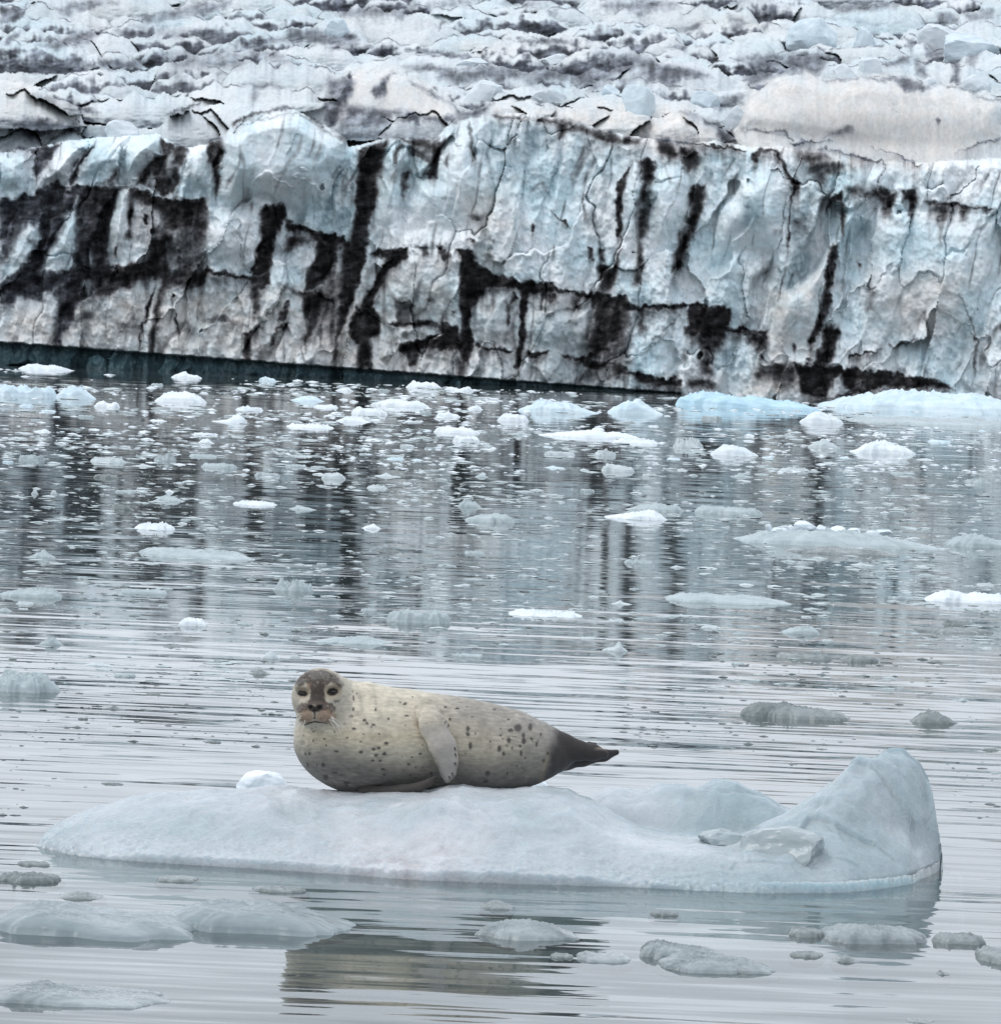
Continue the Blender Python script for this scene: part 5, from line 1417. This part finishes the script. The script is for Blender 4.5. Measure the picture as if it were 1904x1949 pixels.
def seal_sdf(p):
    K = 1 / SPX
    f = ell(p, sealpt(676, 1410, -8), sr(113, 98, 94))
    body = chain(p, [sc(700, 1402, 0, 95), sc(780, 1411, 6, 91), sc(860, 1418, 10, 86), sc(925, 1426, 14, 80), sc(985, 1431, 18, 68), sc(1035, 1433, 22, 44), sc(1066, 1436, 24, 26)], 30 * K)
    f = smin(f, body, 40 * K)
    neck = chain(p, [sc(613, 1326, -50, 50), sc(640, 1388, -24, 80)], 0)
    f = smin(f, neck, 26 * K)
    nape = chain(p, [sc(640, 1328, -22, 42), sc(728, 1386, 4, 71)], 0)
    f = smin(f, nape, 24 * K)
    f = smin(f, ell(p, sealpt(611, 1321, -56), sr(54, 57, 55)), 12 * K)
    # muzzle: two whisker pads, chin, nose
    f = smin(f, ell(p, sealpt(604, 1345, -104), sr(32, 26, 26)), 14 * K)
    f = smin(f, ell(p, sealpt(588, 1350, -117), sr(20, 16, 17)), 7 * K)
    f = smin(f, ell(p, sealpt(621, 1350, -117), sr(20, 16, 17)), 7 * K)
    f = smin(f, ell(p, sealpt(604, 1368, -101), sr(23, 17, 13)), 8 * K)
    f = smin(f, ell(p, sealpt(604, 1335, -124), sr(15, 10, 9)), 6 * K)
    # brow ridges and eye hollows
    f = smin(f, ell(p, sealpt(580, 1300, -92), sr(17, 12, 8)), 10 * K)
    f = smin(f, ell(p, sealpt(637, 1297, -92), sr(17, 12, 8)), 10 * K)
    for (u, v) in ((579, 1311), (637, 1308)):
        g = ell(p, sealpt(u, v, -105), sr(12, 9, 8))
        f = -smin(-f, g, 8 * K)
    # mouth line, philtrum, nostrils
    for pts in ([(572, 1369), (580, 1366.5), (592, 1363.5), (605, 1361.5), (618, 1364), (630, 1367)], [(604, 1341), (604, 1361)]):
        m = chain(p, [sc(a, b, -134, 1.6) for a, b in pts], 0)
        m2 = chain(p, [sc(a, b, -122, 1.6) for a, b in pts], 0)
        f = np.maximum(f, -np.minimum(m, m2) + 0.6 * K) if False else -smin(-f, np.minimum(m, m2), 3 * K)
    for (u, v) in ((596, 1335), (612, 1335)):
        f = -smin(-f, ell(p, sealpt(u, v, -133), sr(5.0, 7, 4.5)), 2 * K)
    # near fore flipper, lying down along the flank
    fl = chain(p, [sc(812, 1346, -66, 24), sc(826, 1374, -99, 24), sc(844, 1410, -111, 23), sc(853, 1440, -109, 18), sc(854, 1462, -104, 11), sc(852, 1475, -100, 5)], 12 * K, (np.array([-.30, .94, -.15]) / 1.0, 1.9))
    f = smin(f, fl, 4 * K)
    # far fore flipper tucked under the chest, tip curling up
    lo = chain(p, LOWF, 5 * K)
    f = smin(f, lo, 4 * K)
    # hind flippers
    h1 = chain(p, [sc(1046, 1416, 16, 30), sc(1072, 1423, 14, 26), sc(1100, 1429, 12, 19), sc(1130, 1433, 10, 15), sc(1150, 1436, 10, 9)], 8 * K, (np.array([0, .96, .28]), 1.5))
    h2 = chain(p, [sc(1046, 1448, 34, 26), sc(1076, 1450, 36, 20), sc(1110, 1447, 36, 15), sc(1150, 1441, 36, 11), sc(1174, 1435, 36, 6)], 8 * K, (np.array([0, .9, .43]), 1.5))
    h3 = chain(p, [sc(1100, 1430, 40, 8), sc(1122, 1422, 46, 6), sc(1134, 1420, 48, 3)], 4 * K)
    f = smin(f, h1, 10 * K)
    f = smin(f, h2, 6 * K)
    f = smin(f, h3, 3 * K)
    f = smin(f, chain(p, [sc(1040, 1436, 26, 34), sc(1066, 1440, 28, 20)], 0), 8 * K)
    return f


def zs1(x, y): return 507.4 + .2073 * x, 1240.3 + .2073 * y
def zs2(x, y): return 789.3 + .2221 * x, 1268.6 + .2221 * y


# spots: (tile, x, y, half width, half height)
SPOTS = [(1, 1275, 452, 16, 9), (1, 1230, 438, 6, 6), (1, 1290, 555, 20, 7), (1, 1342, 398, 5, 4), (1, 1128, 578, 8, 10), (1, 808, 395, 6, 18), (1, 795, 335, 6, 8), (1, 835, 355, 6, 6), (1, 720, 370, 8, 6), (1, 762, 360, 6, 4), (1, 670, 412, 16, 6),
         (1, 805, 487, 9, 12), (1, 785, 548, 18, 12), (1, 1010, 495, 8, 10), (1, 910, 585, 14, 12), (1, 932, 612, 10, 12), (1, 992, 625, 14, 8), (1, 815, 660, 18, 10), (1, 730, 612, 9, 12), (1, 1045, 712, 8, 7), (1, 900, 708, 5, 4), (1, 755, 742, 9, 8), (1, 880, 775, 8, 6), (1, 1108, 795, 16, 12),
         (1, 545, 757, 10, 5), (1, 560, 815, 8, 9), (1, 655, 865, 20, 8), (1, 878, 872, 16, 12), (1, 995, 848, 16, 12), (1, 1040, 838, 14, 12), (1, 1015, 905, 14, 11), (1, 1090, 892, 16, 14), (1, 985, 950, 14, 9), (1, 1050, 957, 14, 9), (1, 1078, 1035, 18, 7), (1, 1085, 1090, 14, 7),
         (1, 367, 907, 7, 12), (1, 405, 898, 10, 12), (1, 384, 1010, 9, 20), (1, 472, 1003, 6, 9), (1, 530, 998, 14, 18), (1, 638, 1070, 20, 7), (1, 552, 1120, 20, 22), (1, 610, 1165, 7, 5), (1, 632, 1207, 10, 6), (1, 745, 1170, 22, 12), (1, 738, 1200, 14, 9), (1, 720, 1155, 8, 5), (1, 370, 1050, 5, 6),
         (1, 1310, 994, 14, 7), (1, 1415, 897, 14, 8), (1, 1372, 1024, 6, 6), (1, 1328, 1100, 9, 6), (1, 1372, 1124, 6, 5), (1, 1265, 1050, 5, 3), (1, 1435, 1028, 4, 5), (1, 1515, 1082, 9, 9), (1, 1255, 922, 7, 3), (1, 1340, 930, 6, 3), (1, 1640, 765, 4, 6), (1, 1680, 935, 8, 4), (1, 1437, 815, 6, 6),
         (1, 1645, 603, 8, 10), (1, 1690, 588, 5, 10), (1, 1670, 645, 8, 12), (1, 1645, 487, 12, 6), (1, 1752, 497, 16, 5), (1, 445, 693, 10, 4), (1, 432, 662, 8, 4), (1, 470, 640, 9, 3), (1, 440, 780, 6, 10),
         (2, 458, 503, 12, 18), (2, 457, 547, 14, 14), (2, 522, 545, 6, 8), (2, 480, 647, 12, 24), (2, 650, 612, 4, 6), (2, 650, 662, 5, 7), (2, 725, 675, 12, 22), (2, 763, 718, 10, 16), (2, 738, 563, 8, 6), (2, 752, 592, 5, 6), (2, 808, 605, 14, 20), (2, 822, 523, 20, 12), (2, 835, 676, 6, 12),
         (2, 885, 505, 26, 26), (2, 930, 566, 14, 14), (2, 932, 615, 14, 26), (2, 900, 655, 9, 10), (2, 910, 718, 9, 20), (2, 948, 760, 6, 12), (2, 990, 505, 14, 24), (2, 998, 600, 12, 10), (2, 1045, 648, 9, 16), (2, 1057, 620, 5, 8), (2, 1083, 566, 9, 12), (2, 1105, 790, 14, 16), (2, 1138, 730, 9, 12),
         (2, 625, 888, 18, 20), (2, 608, 963, 20, 14), (2, 795, 888, 8, 12), (2, 875, 832, 6, 7), (2, 438, 712, 5, 8), (2, 302, 422, 6, 10), (2, 806, 436, 12, 5), (2, 685, 353, 12, 5), (2, 365, 337, 16, 5), (2, 940, 862, 5, 4), (2, 575, 1040, 8, 4), (2, 740, 508, 6, 4), (2, 870, 580, 5, 5), (2, 845, 575, 5, 5)]


def build_seal():
    hcell = 0.0046
    lo = sealpt(540, 1530, -160); hi = sealpt(1195, 1250, 130)
    n = np.ceil((hi - lo) / hcell).astype(int)
    ax = [lo[i] + hcell * np.arange(n[i] + 1) for i in range(3)]
    F = np.empty([len(a) for a in ax], np.float32)
    for i in range(0, len(ax[0]), 16):
        g = np.stack(np.meshgrid(ax[0][i:i + 16], ax[1], ax[2], indexing='ij'), -1)
        F[i:i + 16] = seal_sdf(g)
    V, Fc = surface_nets(F, lo, hcell)
    e = 1e-3
    for _ in range(1):                       # settle the vertices on the true surface
        f0 = seal_sdf(V)
        G = np.stack([seal_sdf(V + np.eye(3)[k] * e) - f0 for k in range(3)], 1) / e
        G /= np.maximum(np.linalg.norm(G, axis=1)[:, None], 1e-6)
        V = V - G * np.clip(f0, -.004, .004)[:, None] * .8
    U = SU0 + V[:, 0] * SPX; VV = SV0 - V[:, 2] * SPX; D = V[:, 1] * SPX
    # loose skin: faint folds on the neck, a lumpy blubbery flank
    fold = 1.2 * np.sin((U - 0.5 * VV) / 7.0) * np.exp(-((U - 690) / 26) ** 2) * sst(1400, 1320, VV) * 0.6 + 1.3 * fbm(U / 45, VV / 45 + D / 60, 3) * sst(560, 700, U) * sst(1060, 1000, U)
    V = V + G * (fold / SPX)[:, None]
    front = G[:, 1] < 0.25
    x, y, z = V.T
    fine = n3(x * 40, y * 40, z * 40); med = n3(x * 14, y * 14, z * 14); crs = n3(x * 5, y * 5, z * 5)
    streak = n3(x * 22 + z * 14, y * 30, z * 90)
    def mixc(C, a, col): return C * (1 - a[:, None]) + np.asarray(col) * a[:, None]
    cream = np.array([.56, .51, .405]); tan = np.array([.34, .305, .24]); grey = np.array([.185, .178, .165]); dkgrey = np.array([.10, .095, .095])
    C = np.tile(cream, (len(V), 1))
    C = mixc(C, sst(790, 900, U + 30 * crs) * .8, tan)
    C = mixc(C, sst(930, 1050, U + 40 * crs) * .7, grey * 1.15)
    C = mixc(C, sst(1392, 1462, VV + 22 * crs + 10 * med - 0.05 * (U - 600)) * .95, grey * .68)             # greyish belly, its downward-facing shade painted in darker
    C = mixc(C, sst(1380, 1430, VV + 10 * med) * sst(720, 600, U) * .55, grey)  # greyish chest, with the shade of its underside painted in
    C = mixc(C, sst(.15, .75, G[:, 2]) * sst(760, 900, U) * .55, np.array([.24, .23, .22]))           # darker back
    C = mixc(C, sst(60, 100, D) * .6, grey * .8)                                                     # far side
    C = mixc(C, sst(0.1, .5, crs + .4 * med) * .25, tan)
    gol = np.exp(-((VV - 1395 - 14 * med) / 16) ** 2) * sst(560, 620, U) * sst(830, 760, U)
    C = mixc(C, gol * .45, np.array([.52, .44, .29]))
    mot = n3(x * 9 + 3, y * 9, z * 9) + .5 * n3(x * 20 + 3, y * 20, z * 20)
    C = mixc(C, sst(.1, .6, mot) * .3, grey)
    C = C * np.exp((.34 + .4 * sst(0, .4, n3(x * 7, y * 7, z * 9))) * streak + .22 * fine + .2 * med)[:, None]
    pit = np.exp(-(((U - (796 + .62 * (VV - 1365))) / 9) ** 2)) * sst(1355, 1375, VV) * sst(1440, 1400, VV) * (D > -104)  # reddish shade along the fore flipper's edge, painted into the fur
    C = mixc(C, pit * .6, np.array([.26, .15, .085]))
    for (cu, cv, cw, ch) in ((688, 1325, 4, 24), (715, 1322, 3, 26), (686, 1350, 9, 8), (738, 1390, 10, 9), (700, 1366, 12, 4)):
        C = mixc(C, front * .35 * np.exp(-((U + 3 * med - cu - .25 * (VV - cv)) / cw) ** 2 - ((VV - cv) / ch) ** 2), np.array([.22, .2, .165]))
    # spots, each anchored on the skin it sits on
    fi = np.where(front)[0]
    UW = U + 1.3 * n3(x * 90, y * 90, z * 90) * 1.5; VW = VV + 1.3 * n3(x * 90 + 7, y * 90, z * 90) * 1.5
    def spot(u, v, a, b, col, st):
        m = fi[(np.abs(U[fi] - u) < 3 * a + 4) & (np.abs(VV[fi] - v) < 3 * b + 4)]
        q = np.sqrt(((UW[m] - u) / max(a, 1.3)) ** 2 + ((VW[m] - v) / max(b, 1.3)) ** 2)
        w = st * sst(1.45, .65, q)
        C[m] = C[m] * (1 - w[:, None]) + np.asarray(col) * w[:, None]
    for (tl, sx, sy, a, b) in SPOTS:
        u, v = (zs1 if tl == 1 else zs2)(sx, sy)
        spot(u, v, a * (.2073 if tl == 1 else .2221) * 1.2, b * (.2073 if tl == 1 else .2221) * 1.2, (.055, .05, .047), .9)
    rs = np.random.RandomState(9)
    for _ in range(150):                       # and the small flecks between them, over the far side too
        k = rs.randint(len(V))
        if U[k] < 690 and VV[k] < 1372: continue
        dd = np.linalg.norm(V - V[k], axis=1) * SPX
        w = .55 * sst(1.3, .6, dd / rs.uniform(1.0, 3.6))
        C = mixc(C, w, (.09, .08, .075))
    # face
    hm = front & (U < 672) & (VV < 1378)
    hi_ = np.where(hm)[0]
    FN = n3(x * 60 + 5, y * 60, z * 60) + .6 * n3(x * 130, y * 130, z * 130)
    def face(pts, col, st, soft):
        p2 = np.array([zs1(*q) for q in pts])
        sd = poly_sd(U[hi_] + 3 * n3(x[hi_] * 70, y[hi_] * 70, z[hi_] * 70), VV[hi_] + 3 * n3(x[hi_] * 70 + 9, y[hi_] * 70, z[hi_] * 70), p2)
        w = st * sst(soft, -soft, sd) * np.clip(1.06 + .6 * FN[hi_] * (soft > 2), .3, 1.12)
        w = np.clip(w, 0, 1)
        C[hi_] = C[hi_] * (1 - w[:, None]) + np.asarray(col) * w[:, None]
    face([(200, 150), (800, 150), (800, 640), (200, 640)], (.40, .37, .31), .65, 6)
    face([(265, 270), (300, 200), (400, 140), (540, 128), (650, 180), (720, 270), (680, 300), (600, 250), (550, 300), (560, 420), (420, 420), (430, 300), (380, 250), (320, 290)], (.058, .046, .037), .95, 4)
    face([(400, 150), (560, 150), (600, 200), (420, 210)], (.16, .145, .135), .5, 4)
    face([(430, 250), (540, 250), (555, 420), (405, 430)], (.045, .036, .03), .93, 2.5)
    face([(290, 500), (310, 440), (390, 405), (540, 400), (620, 430), (650, 490), (620, 520), (540, 490), (400, 490), (330, 520)], (.075, .053, .042), .95, 2.5)
    face([(285, 350), (310, 285), (380, 270), (420, 300), (400, 370), (330, 390)], (.36, .29, .21), .65, 3.2)
    face([(545, 330), (560, 270), (640, 255), (700, 300), (700, 360), (620, 400), (560, 370)], (.36, .29, .21), .65, 3.2)
    face([(385, 250), (430, 240), (420, 300), (395, 300)], (.20, .12, .07), .6, 2)
    face([(315, 540), (360, 490), (440, 480), (456, 560), (420, 600), (350, 600)], (.30, .21, .145), .8, 2.8)
    face([(470, 560), (490, 490), (580, 480), (650, 520), (645, 580), (590, 605), (510, 585)], (.28, .195, .135), .8, 2.8)
    for q in range(5):                       # dotted whisker rows
        for r in range(6):
            face([(520 + 22 * r, 505 + 18 * q), (528 + 22 * r, 503 + 18 * q), (530 + 22 * r, 510 + 18 * q), (521 + 22 * r, 511 + 18 * q)], (.09, .06, .05), .7, .8)
            face([(330 + 20 * r, 520 + 16 * q), (337 + 20 * r, 518 + 16 * q), (339 + 20 * r, 526 + 16 * q), (331 + 20 * r, 527 + 16 * q)], (.12, .08, .06), .5, .8)
    face([(296, 345), (315, 320), (350, 312), (385, 325), (394, 345), (370, 366), (320, 368)], (.025, .02, .018), .97, 1.4)
    face([(568, 328), (590, 300), (625, 290), (660, 305), (674, 330), (645, 356), (590, 356)], (.025, .02, .018), .97, 1.4)
    face([(388, 432), (420, 426), (452, 445), (470, 450), (500, 432), (532, 428), (545, 445), (520, 480), (480, 500), (465, 480), (445, 495), (415, 480)], (.03, .024, .022), .95, 1.4)
    face([(450, 470), (470, 470), (467, 570), (456, 570)], (.02, .015, .014), .95, 1.1)
    face([(320, 622), (360, 618), (395, 600), (440, 585), (475, 580), (540, 592), (590, 603), (600, 612), (540, 607), (475, 594), (440, 598), (400, 614), (360, 632)], (.02, .015, .014), .97, 1.2)
    face([(630, 400), (690, 405), (680, 420), (640, 425)], (.09, .08, .075), .7, 1.6); face([(630, 455), (650, 455), (650, 480), (632, 480)], (.09, .08, .075), .7, 1.6)
    for k in range(26):
        a, b = rs.uniform(290, 720), rs.uniform(150, 290)
        face([(a, b), (a + 14, b + 3), (a + 10, b + 12)], (.32, .29, .26), .6, 1.3)
    # flippers: greyer skin, dark hind feet
    fp = np.array([(794, 1345), (847, 1350), (866, 1390), (874, 1425), (868, 1462), (855, 1480), (846, 1474), (838, 1448), (820, 1408), (800, 1378)], float)
    sd = poly_sd(U, VV, fp); w = sst(5, -8, sd) * (D < -82) * .8 * sst(1350, 1392, VV)
    C = mixc(C, w, np.array([.36, .335, .31]))
    w = sst(1500, 1496, VV) * 0
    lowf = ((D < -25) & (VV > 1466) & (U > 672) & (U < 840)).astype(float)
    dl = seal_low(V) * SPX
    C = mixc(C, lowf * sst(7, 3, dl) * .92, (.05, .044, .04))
    w = sst(1036, 1058, U + 10 * med + 5 * fine + .25 * (VV - 1430))
    C = mixc(C, w * .96, (.036, .031, .031))
    ring = np.exp(-((U + .25 * (VV - 1430) - 1044 + 4 * med) / 4.0) ** 2) * sst(1425, 1445, VV)
    C = mixc(C, ring * .35 * np.clip(.6 + 1.5 * med, 0, 1), (.42, .33, .20))
    C = mixc(C, sst(1128, 1140, U) * sst(1420, 1424, VV) * sst(1430, 1424, VV) * .6, (.30, .25, .2))
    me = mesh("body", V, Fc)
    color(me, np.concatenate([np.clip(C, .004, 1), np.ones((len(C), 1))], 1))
    t = NT("seal_fur")
    at = t.new("VertexColor", layer_name="Col")
    pos = t.new("TexCoord").outputs["Object"]
    a = t.noise(120, 3, .6, pos, (1, 1, 2.2), (0, .4, 0)); b = t.noise(30, 3, .6, pos, (1, 1, 1.8))
    k = t.math('ADD', t.rng(a.outputs["Fac"], .3, .7, .86, 1.1), t.rng(b.outputs["Fac"], .3, .7, -.06, .06))
    kk = t.new("CombineXYZ")
    for i in range(3): t.link(k, kk.inputs[i])
    t.link(t.mix(1.0, at.outputs["Color"], kk.outputs[0], 'MULTIPLY'), t.b.inputs["Base Color"])
    t.b.inputs["Roughness"].default_value = .62
    t.b.inputs["Specular IOR Level"].default_value = .22
    t.b.inputs["Sheen Weight"].default_value = .12
    t.link(t.bump(a.outputs["Fac"], .35, .004), t.b.inputs["Normal"])
    root = bpy.data.objects.new("harbour_seal", None); COL.objects.link(root)
    root.location = P(SU0, SV0, SEAL_Y); root.rotation_euler = (0, -ROLL, 0)
    tag(root, "speckled cream seal resting on the large floe, facing the camera", "seal")
    obj("body", me, t.m, root)
    # eyes, whiskers, claws
    ey = NT("dark_eye"); ey.b.inputs["Base Color"].default_value = (.012, .009, .008, 1); ey.b.inputs["Roughness"].default_value = .08
    import bmesh
    bm = bmesh.new(); bmesh.ops.create_uvsphere(bm, u_segments=24, v_segments=16, radius=1.0)
    em = bpy.data.meshes.new("eye"); bm.to_mesh(em); bm.free()
    em.polygons.foreach_set("use_smooth", np.full(len(em.polygons), True)); em.materials.append(ey.m)
    for (u, v) in ((579, 1311.5), (636.5, 1308.5)):
        o = obj("eye", em, None, root)
        dd = -100.0
        for d in np.arange(-125, -70, .5):
            if seal_sdf(sealpt(u, v, d)[None])[0] < 0: dd = d; break
        o.location = sealpt(u, v, dd + 4.6); o.scale = (9.4 / SPX, 6.5 / SPX, 6.4 / SPX)
    wm = NT("whisker_hair"); wm.b.inputs["Base Color"].default_value = (.75, .72, .66, 1); wm.b.inputs["Roughness"].default_value = .4
    rw = np.random.RandomState(4)
    for side in (-1, 1):
        for q in range(9):
            su = 604 + side * rw.uniform(14, 30); sv = rw.uniform(1346, 1362)
            ex = side * rw.uniform(14, 34); ez = rw.uniform(10, 46)
            tt = np.linspace(0, 1, 9)
            pu = su + ex * tt; pv = sv + ez * tt ** 1.5; pd = -126 - 8 * np.sin(tt * 2.2)
            pp = np.array([sealpt(a_, b_, c_) for a_, b_, c_ in zip(pu, pv, pd)])
            rr = (0.75 * (1 - tt * .7)) / SPX
            ang = np.linspace(0, 2 * np.pi, 5, endpoint=False)
            vv = (pp[:, None] + rr[:, None, None] * np.stack([np.cos(ang), np.sin(ang), ang * 0], -1)[None]).reshape(-1, 3)
            i = np.arange(45).reshape(9, 5); j = np.roll(i, -1, 1)
            obj("whisker", mesh("whisker", vv, np.stack([i[:-1], i[1:], j[1:], j[:-1]], -1).reshape(-1, 4)), wm.m, root)
    cm = NT("claw_horn"); cm.b.inputs["Base Color"].default_value = (.03, .026, .024, 1); cm.b.inputs["Roughness"].default_value = .3
    for (cx_, cy_) in ((1738, 845), (1742, 900), (1738, 980), (1712, 1075), (1686, 1108)):
        u, v = zs1(cx_, cy_)
        dd = -95.0
        for d in np.arange(-150, -40, .5):
            if seal_sdf(sealpt(u - 2, v - 2, d)[None])[0] < 0: dd = d; break
        bm = bmesh.new(); bmesh.ops.create_cone(bm, segments=8, radius1=1.7 / SPX, radius2=.3 / SPX, depth=7.5 / SPX, cap_ends=True)
        m = bpy.data.meshes.new("claw"); bm.to_mesh(m); bm.free()
        m.polygons.foreach_set("use_smooth", np.full(len(m.polygons), True)); m.materials.append(cm.m)
        o = obj("claw", m, None, root); o.location = sealpt(u, v, dd); o.rotation_euler = (0, R(165), 0)


def seal_low(p):
    return chain(p, LOWF, 5 / SPX)


build_seal()
